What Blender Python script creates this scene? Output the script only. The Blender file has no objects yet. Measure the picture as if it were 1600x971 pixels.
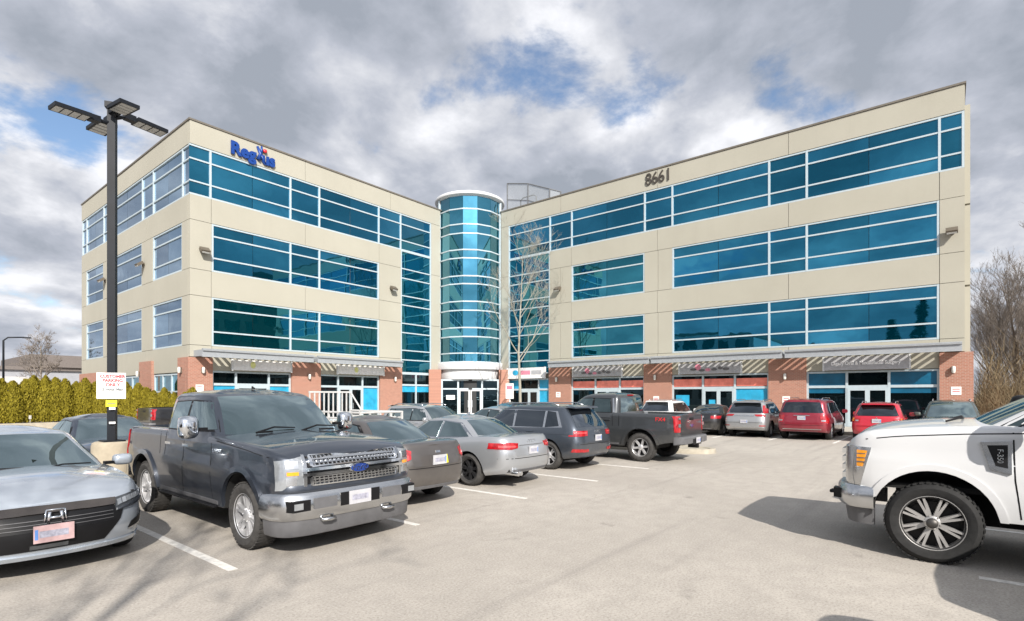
import bpy, bmesh, math, random
from math import sin, cos, pi, radians, sqrt, atan2
from mathutils import Vector, Matrix
from mathutils.bvhtree import BVHTree

random.seed(7)
scene = bpy.context.scene
col = scene.collection

# ------------------------------------------------------------------ camera
cam_d = bpy.data.cameras.new('camera'); cam = bpy.data.objects.new('camera', cam_d); col.objects.link(cam)
cam.location = (0, 0, 1.85); cam.rotation_euler = (radians(90), 0, -0.892)
cam_d.sensor_width = 36; cam_d.lens = 843.224 / 1600 * 36; cam_d.shift_y = 133.3 / 1600
cam_d.clip_start = 0.1; cam_d.clip_end = 2000
scene.camera = cam

# ------------------------------------------------------------------ light
SUN_EL, SUN_A = radians(33), radians(35)            # azimuth measured from -Y towards -X
sun_dir = Vector((-sin(SUN_A) * cos(SUN_EL), -cos(SUN_A) * cos(SUN_EL), sin(SUN_EL)))
sd = bpy.data.lights.new('sun', 'SUN'); sd.energy = 4.6; sd.angle = radians(0.6); sd.color = (1.0, 0.94, 0.86)
so = bpy.data.objects.new('sun', sd); col.objects.link(so); so.location = (0, 0, 60)
so.rotation_euler = sun_dir.to_track_quat('Z', 'Y').to_euler()

scene.view_settings.view_transform = 'Standard'; scene.view_settings.look = 'None'
scene.view_settings.exposure = 0.62; scene.view_settings.gamma = 1.0
try: scene.view_settings.use_curve_mapping = False
except Exception: pass

world = bpy.data.worlds.new('World'); scene.world = world; world.use_nodes = True
def build_world():
    nt = world.node_tree; N = nt.nodes; K = nt.links; N.clear()
    def nd(t, **kw):
        n = N.new(t)
        for k, v in kw.items(): setattr(n, k, v)
        return n
    def math_(op, a, b=None, c=None, clamp=False):
        n = nd('ShaderNodeMath', operation=op); n.use_clamp = clamp
        for i, v in enumerate((a, b, c)):
            if v is None: continue
            if isinstance(v, (int, float)): n.inputs[i].default_value = v
            else: K.new(v, n.inputs[i])
        return n.outputs[0]
    def vmath(op, a, b):
        n = nd('ShaderNodeVectorMath', operation=op)
        for i, v in enumerate((a, b)):
            if isinstance(v, tuple): n.inputs[i].default_value = v
            else: K.new(v, n.inputs[i])
        return n.outputs[0]
    out = nd('ShaderNodeOutputWorld')
    sky = nd('ShaderNodeTexSky', sky_type='NISHITA', sun_disc=False)
    sky.sun_elevation = SUN_EL; sky.sun_rotation = radians(215); sky.air_density = 1.0; sky.dust_density = 0.6; sky.ozone_density = 2.0
    bg1 = nd('ShaderNodeBackground'); K.new(sky.outputs[0], bg1.inputs[0]); bg1.inputs[1].default_value = 0.11
    tc = nd('ShaderNodeTexCoord'); sp = nd('ShaderNodeSeparateXYZ'); K.new(tc.outputs['Generated'], sp.inputs[0])
    zc = math_('ADD', math_('MAXIMUM', sp.outputs[2], 0.0), 0.34)
    cb = nd('ShaderNodeCombineXYZ')
    K.new(math_('DIVIDE', sp.outputs[0], zc), cb.inputs[0]); K.new(math_('DIVIDE', sp.outputs[1], zc), cb.inputs[1])
    P = cb.outputs[0]
    def noise(vec, scale, detail, rough, dist=0.0, off=(0, 0, 0)):
        n = nd('ShaderNodeTexNoise'); n.noise_dimensions = '3D'
        K.new(vmath('ADD', vec, off), n.inputs['Vector'])
        n.inputs['Scale'].default_value = scale; n.inputs['Detail'].default_value = detail
        n.inputs['Roughness'].default_value = rough; n.inputs['Distortion'].default_value = dist
        return n.outputs[0]
    O = (3.1, 7.7, 0.4)
    sv = (sun_dir.x * 0.10, sun_dir.y * 0.10, 0)
    big = noise(P, 1.25, 3, 0.5, 0.2, (O[0] + 11, O[1], 2.0))
    n1 = noise(P, 2.5, 11, 0.6, 0.15, O)
    n2 = noise(P, 2.5, 6, 0.5, 0.15, (O[0] + sv[0], O[1] + sv[1], O[2]))
    fine = noise(P, 7.0, 6, 0.6, 0.3, (O[0], O[1], 5.0))
    # two breaks in the cloud, one to the right of the stair tower and one far left
    dens = math_('ADD', n1, math_('MULTIPLY', math_('SUBTRACT', big, 0.5), 0.25))
    for (gx, gy, rad, amt) in GAPS:
        dd = nd('ShaderNodeVectorMath', operation='DISTANCE'); K.new(vmath('ADD', P, (0, 0, 0)), dd.inputs[0]); dd.inputs[1].default_value = (gx, gy, 0)
        g = math_('SUBTRACT', 1.0, math_('DIVIDE', dd.outputs['Value'], rad), clamp=True)
        dens = math_('SUBTRACT', dens, math_('MULTIPLY', g, amt))
    mr = nd('ShaderNodeMapRange'); mr.interpolation_type = 'SMOOTHSTEP'
    K.new(dens, mr.inputs[0]); mr.inputs[1].default_value = 0.26; mr.inputs[2].default_value = 0.41
    cover = mr.outputs[0]
    lit = math_('ADD', math_('MULTIPLY', math_('SUBTRACT', n1, n2), 3.5), 0.42)
    lit = math_('ADD', lit, math_('MULTIPLY', math_('SUBTRACT', fine, 0.5), 0.95))
    lit = math_('SUBTRACT', lit, math_('MULTIPLY', math_("SUBTRACT", big, 0.49), 1.1))
    thin = nd('ShaderNodeMapRange'); K.new(dens, thin.inputs[0]); thin.inputs[1].default_value = 0.38; thin.inputs[2].default_value = 0.62
    thin.inputs[3].default_value = 0.28; thin.inputs[4].default_value = -0.16
    lit = math_('ADD', lit, thin.outputs[0], clamp=True)
    cr = nd('ShaderNodeValToRGB'); K.new(lit, cr.inputs[0]); e = cr.color_ramp.elements
    e[0].position = 0.0; e[0].color = (0.205, 0.225, 0.262, 1); e[1].position = 1.0; e[1].color = (0.54, 0.545, 0.57, 1)
    a = e.new(0.38); a.color = (0.285, 0.302, 0.345, 1); a = e.new(0.7); a.color = (0.40, 0.41, 0.44, 1)
    # thin cloud scatters sunlight forwards: brighter round the sun
    dt = nd('ShaderNodeVectorMath', operation='DOT_PRODUCT'); K.new(tc.outputs['Generated'], dt.inputs[0]); dt.inputs[1].default_value = tuple(sun_dir)
    glow = math_('ADD', math_('MULTIPLY', math_('POWER', math_('MAXIMUM', dt.outputs['Value'], 0.0), 8.0), 3.0), 1.2)
    bg2 = nd('ShaderNodeBackground'); K.new(cr.outputs[0], bg2.inputs[0]); K.new(glow, bg2.inputs[1])
    mx = nd('ShaderNodeMixShader'); K.new(cover, mx.inputs[0]); K.new(bg1.outputs[0], mx.inputs[1]); K.new(bg2.outputs[0], mx.inputs[2])
    K.new(mx.outputs[0], out.inputs[0])
GAPS = [(0.904, 0.56, 0.22, 0.185), (0.802, 0.601, 0.16, 0.14), (1.005, 0.526, 0.1, 0.08), (0.989, 0.189, 0.13, 0.15), (0.207, 1.298, 0.22, 0.15), (0.288, 1.329, 0.14, 0.09)]      # breaks in the cloud layer: centre, radius, strength
build_world()

# ------------------------------------------------------------------ materials
MATS = {}
def new_mat(name):
    m = bpy.data.materials.new(name); m.use_nodes = True; MATS[name] = m
    nt = m.node_tree; b = nt.nodes['Principled BSDF']
    return m, nt, b
def pset(b, **kw):
    names = dict(color='Base Color', rough='Roughness', metal='Metallic', spec='Specular IOR Level', coat='Coat Weight', coatr='Coat Roughness', trans='Transmission Weight', ior='IOR', alpha='Alpha')
    for k, v in kw.items():
        i = b.inputs[names[k]]
        i.default_value = (v[0], v[1], v[2], 1) if k == 'color' else v
def noise_node(nt, scale, detail=5, rough=0.55, vec=None, dist=0.0):
    n = nt.nodes.new('ShaderNodeTexNoise'); n.inputs['Scale'].default_value = scale; n.inputs['Detail'].default_value = detail
    n.inputs['Roughness'].default_value = rough; n.inputs['Distortion'].default_value = dist
    if vec is not None: nt.links.new(vec, n.inputs['Vector'])
    return n.outputs[0]
def geo_pos(nt):
    return nt.nodes.new('ShaderNodeNewGeometry').outputs['Position']
def mix_col(nt, fac, a, b, mode='MIX'):
    n = nt.nodes.new('ShaderNodeMix'); n.data_type = 'RGBA'; n.blend_type = mode
    if isinstance(fac, float): n.inputs[0].default_value = fac
    else: nt.links.new(fac, n.inputs[0])
    for v, i in ((a, 6), (b, 7)):
        if isinstance(v, tuple): n.inputs[i].default_value = (v[0], v[1], v[2], 1)
        else: nt.links.new(v, n.inputs[i])
    return n.outputs[2]
def rng(nt, v, a, b, c=0.0, d=1.0):
    n = nt.nodes.new('ShaderNodeMapRange'); nt.links.new(v, n.inputs[0])
    for i, x in enumerate((a, b, c, d)): n.inputs[i + 1].default_value = x
    return n.outputs[0]
def bump(nt, b, h, strength=0.3, dist=0.02):
    n = nt.nodes.new('ShaderNodeBump'); n.inputs['Strength'].default_value = strength; n.inputs['Distance'].default_value = dist
    nt.links.new(h, n.inputs['Height']); nt.links.new(n.outputs[0], b.inputs['Normal'])
def mat(name, color, rough=0.6, metal=0.0, var=0.12, scale=6.0, bmp=0.0, **kw):
    if name in MATS: return MATS[name]
    m, nt, b = new_mat(name); pset(b, color=color, rough=rough, metal=metal, **kw)
    tc = nt.nodes.new('ShaderNodeTexCoord').outputs['Object']
    n = noise_node(nt, scale, 5, 0.6, tc)
    c = mix_col(nt, rng(nt, n, 0.3, 0.7), tuple(x * (1 - var) for x in color), tuple(min(1, x * (1 + var)) for x in color))
    nt.links.new(c, b.inputs['Base Color'])
    if bmp: bump(nt, b, n, bmp, 0.01)
    return m
def paint(name, color, metal=0.0, rough=0.32, coat=1.0, dirt=0.10):
    m, nt, b = new_mat(name); pset(b, color=color, metal=metal, rough=rough, coat=coat, coatr=0.04)
    tc = nt.nodes.new('ShaderNodeTexCoord').outputs['Object']
    sp = nt.nodes.new('ShaderNodeSeparateXYZ'); nt.links.new(tc, sp.inputs[0])
    low = rng(nt, sp.outputs[2], 0.85, 0.25)                # road dust thins out upwards
    n = noise_node(nt, 5.0, 6, 0.65, tc)
    mm = nt.nodes.new('ShaderNodeMath'); mm.operation = 'MULTIPLY'; nt.links.new(low, mm.inputs[0]); nt.links.new(rng(nt, n, 0.3, 0.75, 0.0, dirt * 5), mm.inputs[1])
    c = mix_col(nt, mm.outputs[0], color, (0.21, 0.195, 0.17)); nt.links.new(c, b.inputs['Base Color'])
    nt.links.new(rng(nt, mm.outputs[0], 0, 1, rough, 0.65), b.inputs['Roughness'])
    nt.links.new(rng(nt, mm.outputs[0], 0, 0.8, coat, 0.1), b.inputs['Coat Weight'])
    return m

def m_facade():
    m, nt, b = new_mat('concrete_cream'); pset(b, rough=0.85)
    p = geo_pos(nt)
    mp = nt.nodes.new('ShaderNodeMapping'); nt.links.new(p, mp.inputs[0]); mp.inputs['Scale'].default_value = (1, 1, 0.10)
    streak = noise_node(nt, 1.6, 5, 0.6, mp.outputs[0]); cl = noise_node(nt, 0.22, 4, 0.6, p); fine = noise_node(nt, 9, 5, 0.65, p)
    c = mix_col(nt, rng(nt, cl, 0.3, 0.7), (0.332, 0.317, 0.262), (0.372, 0.356, 0.297))
    c = mix_col(nt, rng(nt, streak, 0.55, 0.8, 0.0, 0.22), c, (0.275, 0.26, 0.213))
    c = mix_col(nt, rng(nt, fine, 0.3, 0.75, 0.0, 0.12), c, (0.40, 0.38, 0.32))
    nt.links.new(c, b.inputs['Base Color']); bump(nt, b, fine, 0.08, 0.01)
def m_brick():
    m, nt, b = new_mat('brick_red'); pset(b, rough=0.85)
    p = geo_pos(nt); sp = nt.nodes.new('ShaderNodeSeparateXYZ'); nt.links.new(p, sp.inputs[0])
    ad = nt.nodes.new('ShaderNodeMath'); nt.links.new(sp.outputs[0], ad.inputs[0]); nt.links.new(sp.outputs[1], ad.inputs[1])
    cb = nt.nodes.new('ShaderNodeCombineXYZ'); nt.links.new(ad.outputs[0], cb.inputs[0]); nt.links.new(sp.outputs[2], cb.inputs[1])
    br = nt.nodes.new('ShaderNodeTexBrick'); nt.links.new(cb.outputs[0], br.inputs['Vector'])
    br.inputs['Color1'].default_value = (0.355, 0.155, 0.105, 1); br.inputs['Color2'].default_value = (0.28, 0.12, 0.08, 1); br.inputs['Mortar'].default_value = (0.36, 0.275, 0.225, 1)
    br.inputs['Scale'].default_value = 1.0; br.inputs['Mortar Size'].default_value = 0.008; br.inputs['Brick Width'].default_value = 0.2; br.inputs['Row Height'].default_value = 0.075
    n = noise_node(nt, 1.3, 5, 0.6, p)
    c = mix_col(nt, rng(nt, n, 0.35, 0.75, 0.0, 0.3), br.outputs[0], (0.39, 0.195, 0.14))
    nt.links.new(c, b.inputs['Base Color']); bump(nt, b, br.outputs['Fac'], -0.25, 0.01)
def m_asphalt():
    m, nt, b = new_mat('asphalt'); pset(b, rough=0.9, spec=0.3)
    p = geo_pos(nt)
    grain = noise_node(nt, 42, 4, 0.75, p); mid = noise_node(nt, 3.2, 6, 0.68, p, 0.3); big = noise_node(nt, 0.28, 4, 0.55, p, 0.6)
    mp = nt.nodes.new('ShaderNodeMapping'); nt.links.new(p, mp.inputs[0]); mp.inputs['Rotation'].default_value = (0, 0, radians(-4)); mp.inputs['Scale'].default_value = (0.09, 1.7, 1)
    track = noise_node(nt, 1.1, 4, 0.55, mp.outputs[0], 0.2)
    c = mix_col(nt, rng(nt, big, 0.3, 0.7), (0.355, 0.325, 0.286), (0.45, 0.414, 0.366))
    c = mix_col(nt, rng(nt, mid, 0.4, 0.66, 0.0, 0.65), c, (0.325, 0.298, 0.264))
    c = mix_col(nt, rng(nt, track, 0.54, 0.68, 0.0, 0.5), c, (0.255, 0.235, 0.212))
    c = mix_col(nt, rng(nt, grain, 0.32, 0.50, 0.75, 0.0), c, (0.21, 0.19, 0.168))
    c = mix_col(nt, rng(nt, grain, 0.56, 0.70, 0.0, 0.7), c, (0.54, 0.505, 0.455))
    ln = noise_node(nt, 0.11, 4, 0.55, p, 0.5); ab = nt.nodes.new('ShaderNodeMath'); ab.operation = 'ABSOLUTE'; sb = nt.nodes.new('ShaderNodeMath'); sb.operation = 'SUBTRACT'; nt.links.new(ln, sb.inputs[0]); sb.inputs[1].default_value = 0.5; nt.links.new(sb.outputs[0], ab.inputs[0])
    c = mix_col(nt, rng(nt, ab.outputs[0], 0.0, 0.0013, 0.16, 0.0), c, (0.16, 0.145, 0.13))
    # old oil drips in the stalls
    st = noise_node(nt, 1.7, 3, 0.5, p); c = mix_col(nt, rng(nt, st, 0.70, 0.80, 0.0, 0.55), c, (0.12, 0.11, 0.10))
    nt.links.new(c, b.inputs['Base Color']); bump(nt, b, grain, 0.5, 0.008)
def m_glass(name, tint, diff, edge=(0.62, 0.68, 0.74), wav=0.005, pw=2.6, pv=0.42):
    m, nt, b = new_mat(name); nt.nodes.remove(b); out = nt.nodes['Material Output']
    lw = nt.nodes.new('ShaderNodeLayerWeight'); lw.inputs[0].default_value = 0.5
    pwn = nt.nodes.new('ShaderNodeMath'); pwn.operation = 'POWER'; nt.links.new(lw.outputs['Facing'], pwn.inputs[0]); pwn.inputs[1].default_value = pw
    oi = nt.nodes.new('ShaderNodeObjectInfo').outputs['Random']; tn = mix_col(nt, oi, tuple(x * (1 - pv) for x in tint), tuple(x * (1 + pv * 0.8) for x in tint))
    c = mix_col(nt, pwn.outputs[0], tn, edge)
    g = nt.nodes.new('ShaderNodeBsdfGlossy'); g.inputs['Roughness'].default_value = 0.012; nt.links.new(c, g.inputs[0])
    d = nt.nodes.new('ShaderNodeBsdfDiffuse'); d.inputs[0].default_value = (*diff, 1)
    p = geo_pos(nt); n = noise_node(nt, 0.55, 2, 0.5, p, 0.4)
    bp = nt.nodes.new('ShaderNodeBump'); bp.inputs['Strength'].default_value = 1.0; bp.inputs['Distance'].default_value = wav; nt.links.new(n, bp.inputs['Height']); nt.links.new(bp.outputs[0], g.inputs['Normal'])
    ms = nt.nodes.new('ShaderNodeAddShader'); nt.links.new(d.outputs[0], ms.inputs[0]); nt.links.new(g.outputs[0], ms.inputs[1])
    nt.links.new(ms.outputs[0], out.inputs[0])
m_facade(); m_brick(); m_asphalt()
m_glass('glass_blue', (0.036, 0.185, 0.295), (0.0, 0.012, 0.02))
m_glass('glass_teal', (0.042, 0.20, 0.275), (0.0, 0.014, 0.018))
m_glass('glass_grey', (0.10, 0.22, 0.32), (0.004, 0.012, 0.018), (0.55, 0.60, 0.68), 0.006, 1.7)
m_glass('glass_tower', (0.10, 0.31, 0.42), (0.0, 0.015, 0.02))
m_glass('glass_dark', (0.035, 0.055, 0.062), (0.002, 0.004, 0.005), (0.3, 0.33, 0.36))
m_glass('car_glass', (0.085, 0.12, 0.125), (0.010, 0.014, 0.014), (0.58, 0.68, 0.70), 0.0006, 1.35)
m_glass('car_glass_dark', (0.055, 0.065, 0.075), (0.005, 0.006, 0.007), (0.55, 0.6, 0.66), 0.0006, 1.6)
mat('window_frame', (0.42, 0.49, 0.525), 0.42, 0.1, 0.05); mat('coping', (0.13, 0.115, 0.095), 0.6); mat('joint', (0.24, 0.215, 0.17), 0.9)
mat('canopy_metal', (0.36, 0.38, 0.40), 0.45, 0.35, 0.08); mat('canopy_slat', (0.50, 0.50, 0.40), 0.6); mat('sign_grey', (0.36, 0.36, 0.375), 0.55)
mat('sign_grey_light', (0.68, 0.67, 0.66), 0.55); mat('white_panel', (0.58, 0.59, 0.60), 0.45, 0, 0.04); mat('film_blue', (0.02, 0.30, 0.50), 0.35, 0, 0.25, 2.0, coat=0.6)
mat('film_red', (0.90, 0.22, 0.16), 0.4, 0, 0.3, 2.5, coat=0.5); mat('film_navy', (0.004, 0.09, 0.17), 0.3, 0, 0.25, 1.5, coat=0.6); mat('concrete', (0.42, 0.39, 0.335), 0.9, 0, 0.15, 3.0, 0.2)
mat('kerb_concrete', (0.36, 0.325, 0.26), 0.9, 0, 0.18, 4.0, 0.2); mat('line_paint', (0.62, 0.60, 0.56), 0.8, 0, 0.2, 14.0); mat('roofing', (0.2, 0.2, 0.2), 0.9)
mat('black_metal', (0.008, 0.010, 0.014), 0.5, 0.0, 0.2, spec=0.25); mat('sign_blue', (0.003, 0.04, 0.22), 0.4); mat('sign_red', (0.60, 0.02, 0.03), 0.4); mat('digit_dark', (0.05, 0.042, 0.035), 0.5)
mat('sign_white', (0.80, 0.79, 0.77), 0.5, 0, 0.03); mat('text_red', (0.68, 0.04, 0.05), 0.5); mat('text_grey', (0.16, 0.17, 0.17), 0.6); mat('label_yellow', (0.70, 0.62, 0.02), 0.5)
mat('lamp_lens', (0.42, 0.42, 0.40), 0.3); mat('fixture_bronze', (0.13, 0.11, 0.085), 0.5, 0.3); mat('fixture_grey', (0.62, 0.6, 0.56), 0.4, 0.1)
mat('pole_base', (0.37, 0.32, 0.24), 0.9, 0, 0.15, 5.0, 0.3); mat('light_text', (0.9, 0.9, 0.9), 0.5); mat('pink_mark', (0.62, 0.22, 0.30), 0.5); mat('dark_text', (0.12, 0.115, 0.12), 0.6); mat('yellow_mark', (0.66, 0.66, 0.26), 0.5)
mat('interior_dark', (0.012, 0.014, 0.015), 0.6); mat('awning_text', (0.72, 0.70, 0.70), 0.5)

# ------------------------------------------------------------------ mesh helpers
class MB:
    def __init__(s): s.v = []; s.f = []
    def add(s, vs, fs):
        o = len(s.v); s.v += [tuple(p) for p in vs]; s.f += [tuple(i + o for i in f) for f in fs]; return s
    def box(s, x0, x1, y0, y1, z0, z1):
        return s.add([(x0, y0, z0), (x1, y0, z0), (x1, y1, z0), (x0, y1, z0), (x0, y0, z1), (x1, y0, z1), (x1, y1, z1), (x0, y1, z1)],
                     [(0, 3, 2, 1), (4, 5, 6, 7), (0, 1, 5, 4), (1, 2, 6, 5), (2, 3, 7, 6), (3, 0, 4, 7)])
    def obox(s, c, ax, ay, az):                       # oriented box: centre and three half axes
        c, ax, ay, az = map(Vector, (c, ax, ay, az)); vs = []
        for k in (-1, 1):
            for (i, j) in ((-1, -1), (1, -1), (1, 1), (-1, 1)): vs.append(c + ax * i + ay * j + az * k)
        return s.add(vs, [(0, 3, 2, 1), (4, 5, 6, 7), (0, 1, 5, 4), (1, 2, 6, 5), (2, 3, 7, 6), (3, 0, 4, 7)])
    def tube(s, pts, rad, seg=8, cap=True):
        pts = [Vector(p) for p in pts]; n = len(pts); rad = rad if isinstance(rad, (list, tuple)) else [rad] * n
        rings = []; t0 = (pts[1] - pts[0]).normalized(); u = t0.orthogonal().normalized()
        for i, p in enumerate(pts):
            t = (pts[min(i + 1, n - 1)] - pts[max(i - 1, 0)]).normalized(); u = (u - t * u.dot(t)).normalized(); w = t.cross(u)
            rings.append([p + (u * cos(2 * pi * k / seg) + w * sin(2 * pi * k / seg)) * rad[i] for k in range(seg)])
        fs = [(i * seg + k, i * seg + (k + 1) % seg, (i + 1) * seg + (k + 1) % seg, (i + 1) * seg + k) for i in range(n - 1) for k in range(seg)]
        if cap: fs += [tuple(range(seg))[::-1], tuple((n - 1) * seg + k for k in range(seg))]
        return s.add([p for r in rings for p in r], fs)
    def lathe(s, prof, seg=24, c=(0, 0, 0), axis='z', a0=0.0, a1=2 * pi):
        full = abs(a1 - a0 - 2 * pi) < 1e-6; m = seg if full else seg + 1; vs = []
        for (r, h) in prof:
            for k in range(m):
                a = a0 + (a1 - a0) * k / seg; x, y = r * cos(a), r * sin(a)
                vs.append((c[0] + x, c[1] + y, c[2] + h) if axis == 'z' else (c[0] + x, c[1] + h, c[2] + y) if axis == 'y' else (c[0] + h, c[1] + x, c[2] + y))
        fs = [(i * m + k, i * m + (k + 1) % m, (i + 1) * m + (k + 1) % m, (i + 1) * m + k) for i in range(len(prof) - 1) for k in range(seg)]
        return s.add(vs, fs)
    def prism(s, poly, ext):                           # planar polygon (3D points) pushed along a vector
        n = len(poly); poly = [Vector(p) for p in poly]; ext = Vector(ext)
        fs = [tuple(range(n))[::-1], tuple(range(n, 2 * n))] + [(i, (i + 1) % n, n + (i + 1) % n, n + i) for i in range(n)]
        return s.add(poly + [p + ext for p in poly], fs)
    def mesh(s, name, smooth=False, fix=True):
        me = bpy.data.meshes.new(name); me.from_pydata(s.v, [], s.f)
        if fix:
            b = bmesh.new(); b.from_mesh(me); bmesh.ops.remove_doubles(b, verts=b.verts, dist=1e-5); bmesh.ops.recalc_face_normals(b, faces=b.faces); b.to_mesh(me); b.free()
        if smooth is not False:
            me.shade_smooth()
            if smooth is not True: me.set_sharp_from_angle(angle=radians(smooth))
        return me
    def build(s, name, material, parent=None, smooth=False, world=False, fix=True):
        if world and parent is not None:
            r = parent
            while r.parent: r = r.parent
            L = r.location; s.v = [(p[0] - L.x, p[1] - L.y, p[2] - L.z) for p in s.v]
        return obj(name, s.mesh(name, smooth, fix), material, parent)
def obj(name, me, material=None, parent=None):
    o = bpy.data.objects.new(name, me); col.objects.link(o); o.parent = parent
    if material is not None and me is not None and not me.materials:
        me.materials.append(MATS[material] if isinstance(material, str) else material)
    return o
def tag(o, label=None, cat=None, group=None, kind=None):
    if label: o['label'] = label
    if cat: o['category'] = cat
    if group: o['group'] = group
    if kind: o['kind'] = kind
    return o
def empty(name, loc=(0, 0, 0), rz=0.0, label=None, cat=None, group=None):
    o = bpy.data.objects.new(name, None); col.objects.link(o); o.location = loc; o.rotation_euler = (0, 0, rz); o.empty_display_size = 0.3
    return tag(o, label, cat, group)
def copy_tree(o, parent=None):
    c = o.copy(); col.objects.link(c); c.parent = parent
    for ch in list(o.children): copy_tree(ch, c)
    return c
def text_mesh(txt, size, depth, align='CENTER', sx=1.0, bold=0.0):
    cu = bpy.data.curves.new('lettering', 'FONT'); cu.body = txt; cu.size = size; cu.extrude = depth; cu.align_x = align; cu.align_y = 'CENTER'; cu.offset = bold; cu.resolution_u = 3
    o = bpy.data.objects.new('lettering', cu); col.objects.link(o); dg = bpy.context.evaluated_depsgraph_get(); dg.update()
    me = bpy.data.meshes.new_from_object(o.evaluated_get(dg)); bpy.data.objects.remove(o); bpy.data.curves.remove(cu)
    if sx != 1.0:
        for v in me.vertices: v.co.x *= sx
    return me
def place_text(name, txt, size, depth, M, material, parent, align='CENTER', sx=1.0, bold=0.0):
    me = text_mesh(txt, size, depth, align, sx, bold); me.transform(M); return obj(name, me, material, parent)
# ------------------------------------------------------------------ ground, kerbs, markings
def sheet(name, poly, z, material, parent=None, kind='structure'):
    o = MB().add([(x, y, z) for x, y in poly], [tuple(range(len(poly)))]).build(name, material, parent)
    if parent is None: o['kind'] = kind
    return o
mat('earth', (0.17, 0.135, 0.085), 0.95, 0, 0.3, 0.4)
lot = sheet('asphalt_ground', [(-700, -700), (700, -700), (700, 700), (-700, 700)], 0.0, 'asphalt')
lines = [(X, 5.9, 11.2) for X in (-2.5, 0.05, 2.6, 5.16, 7.72, 10.26, 12.82)] + [(X, 11.6, 16.9) for X in (-2.5, 0.05, 2.6, 5.16, 7.72, 10.26, 12.82, 15.4)]
lines += [(X, -5.6, -0.25) for X in (2.1, 4.66, 7.25, 9.95)]
for X, a, b in lines:
    MB().box(X - 0.05, X + 0.05, a, b, 0.001, 0.005).build('stall_line', 'line_paint', lot)
MB().box(-2.5, 17, 11.36, 11.46, 0.001, 0.005).build('stall_line', 'line_paint', lot)
for Y in (-1.3, 1.1, 3.45, 5.8, 8.1, 10.2, 12.7, 15.2, 17.7, 20.2, 22.7, 25.2):
    MB().box(24.2, 29.3, Y - 0.05, Y + 0.05, 0.001, 0.005).build('stall_line', 'line_paint', lot)
# raised pavement along both wings
pave = MB().add([(29.8, -6, 0.14), (34.9, -6, 0.14), (34.9, 32.9, 0.14), (12.3, 32.9, 0.14), (12.3, 29.6, 0.14), (29.8, 29.6, 0.14)], [(0, 1, 2, 5), (2, 3, 4, 5)]).build('pavement', 'concrete'); tag(pave, kind='structure')
for (x0, x1, y0, y1) in ((29.62, 29.8, -6, 29.42), (12.12, 29.8, 29.42, 29.6)):
    MB().box(x0, x1, y0, y1, 0.0, 0.148).build('kerb', 'kerb_concrete', pave)
# planter island at the end of the parking row
def island():
    r = empty('parking_island', (17.55, 8.9, 0), 0, 'low concrete kerbed island at the end of the stalls beside the grey pickup', 'island')
    m = MB(); n = 28; prof = []
    for k in range(n):
        a = 2 * pi * k / n; cx, cy = cos(a), sin(a); prof.append((0.75 * (abs(cx) ** 0.7) * (1 if cx > 0 else -1), 3.1 * (abs(cy) ** 0.55) * (1 if cy > 0 else -1)))
    def ring(s, z): return [(x - s * (1 if x > 0 else -1) * min(1, abs(x) / 0.3), y - s * (1 if y > 0 else -1) * min(1, abs(y) / 0.3), z) for x, y in prof]
    rs = [ring(0, 0), ring(0.01, 0.12), ring(0.03, 0.15), ring(0.15, 0.15), ring(0.17, 0.11)]
    m.add([p for q in rs for p in q], [(i * n + j, i * n + (j + 1) % n, (i + 1) * n + (j + 1) % n, (i + 1) * n + j) for i in range(4) for j in range(n)])
    m.build('kerb', 'kerb_concrete', r, 40)
    MB().add(ring(0.16, 0.125), [tuple(range(n))]).build('infill', 'kerb_concrete', r)
island()

# ------------------------------------------------------------------ the office building
FY, GX, SX = 32.95, 34.84, 12.16
BLD = empty('office_building', (33.0, 31.5, 0), 0, 'four storey cream concrete office building with blue ribbon windows and brick base', 'building')
JIT = random.Random(3)
def wbox(m, pl, a0, a1, z0, z1, d0, d1):              # d: depth behind the wall plane (negative = proud)
    if pl == 'F': return m.box(a0, a1, FY + d0, FY + d1, z0, z1)
    X = GX if pl == 'G' else SX
    return m.box(X + d0, X + d1, a0, a1, z0, z1)
def wpanel(pl, a0, a1, z0, z1, d0=0.0, d1=0.22, material='concrete_cream', name='wall_panel', gap=0.012):
    m = MB(); wbox(m, pl, a0 + gap, a1 - gap, z0 + gap, z1 - gap, d0, d1); return m.build(name, material, BLD, world=True)
def pane(pl, a0, a1, z0, z1, material, parent, d=0.10, tilt=0.004):
    ta, tz = JIT.gauss(0, tilt), JIT.gauss(0, tilt); ca, cz = (a0 + a1) / 2, (z0 + z1) / 2; vs = []
    for dd in (0, 0.02):
        for (a, z) in ((a0, z0), (a1, z0), (a1, z1), (a0, z1)):
            D = d + dd + max(-0.03, min(0.03, ta * (a - ca) + tz * (z - cz)))
            vs.append((a, FY + D, z) if pl == 'F' else ((GX if pl == 'G' else SX) + D, a, z))
    return MB().add(vs, [(0, 1, 2, 3), (7, 6, 5, 4), (0, 4, 5, 1), (1, 5, 6, 2), (2, 6, 7, 3), (3, 7, 4, 0)]).build('pane', material, parent, world=True)
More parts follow.
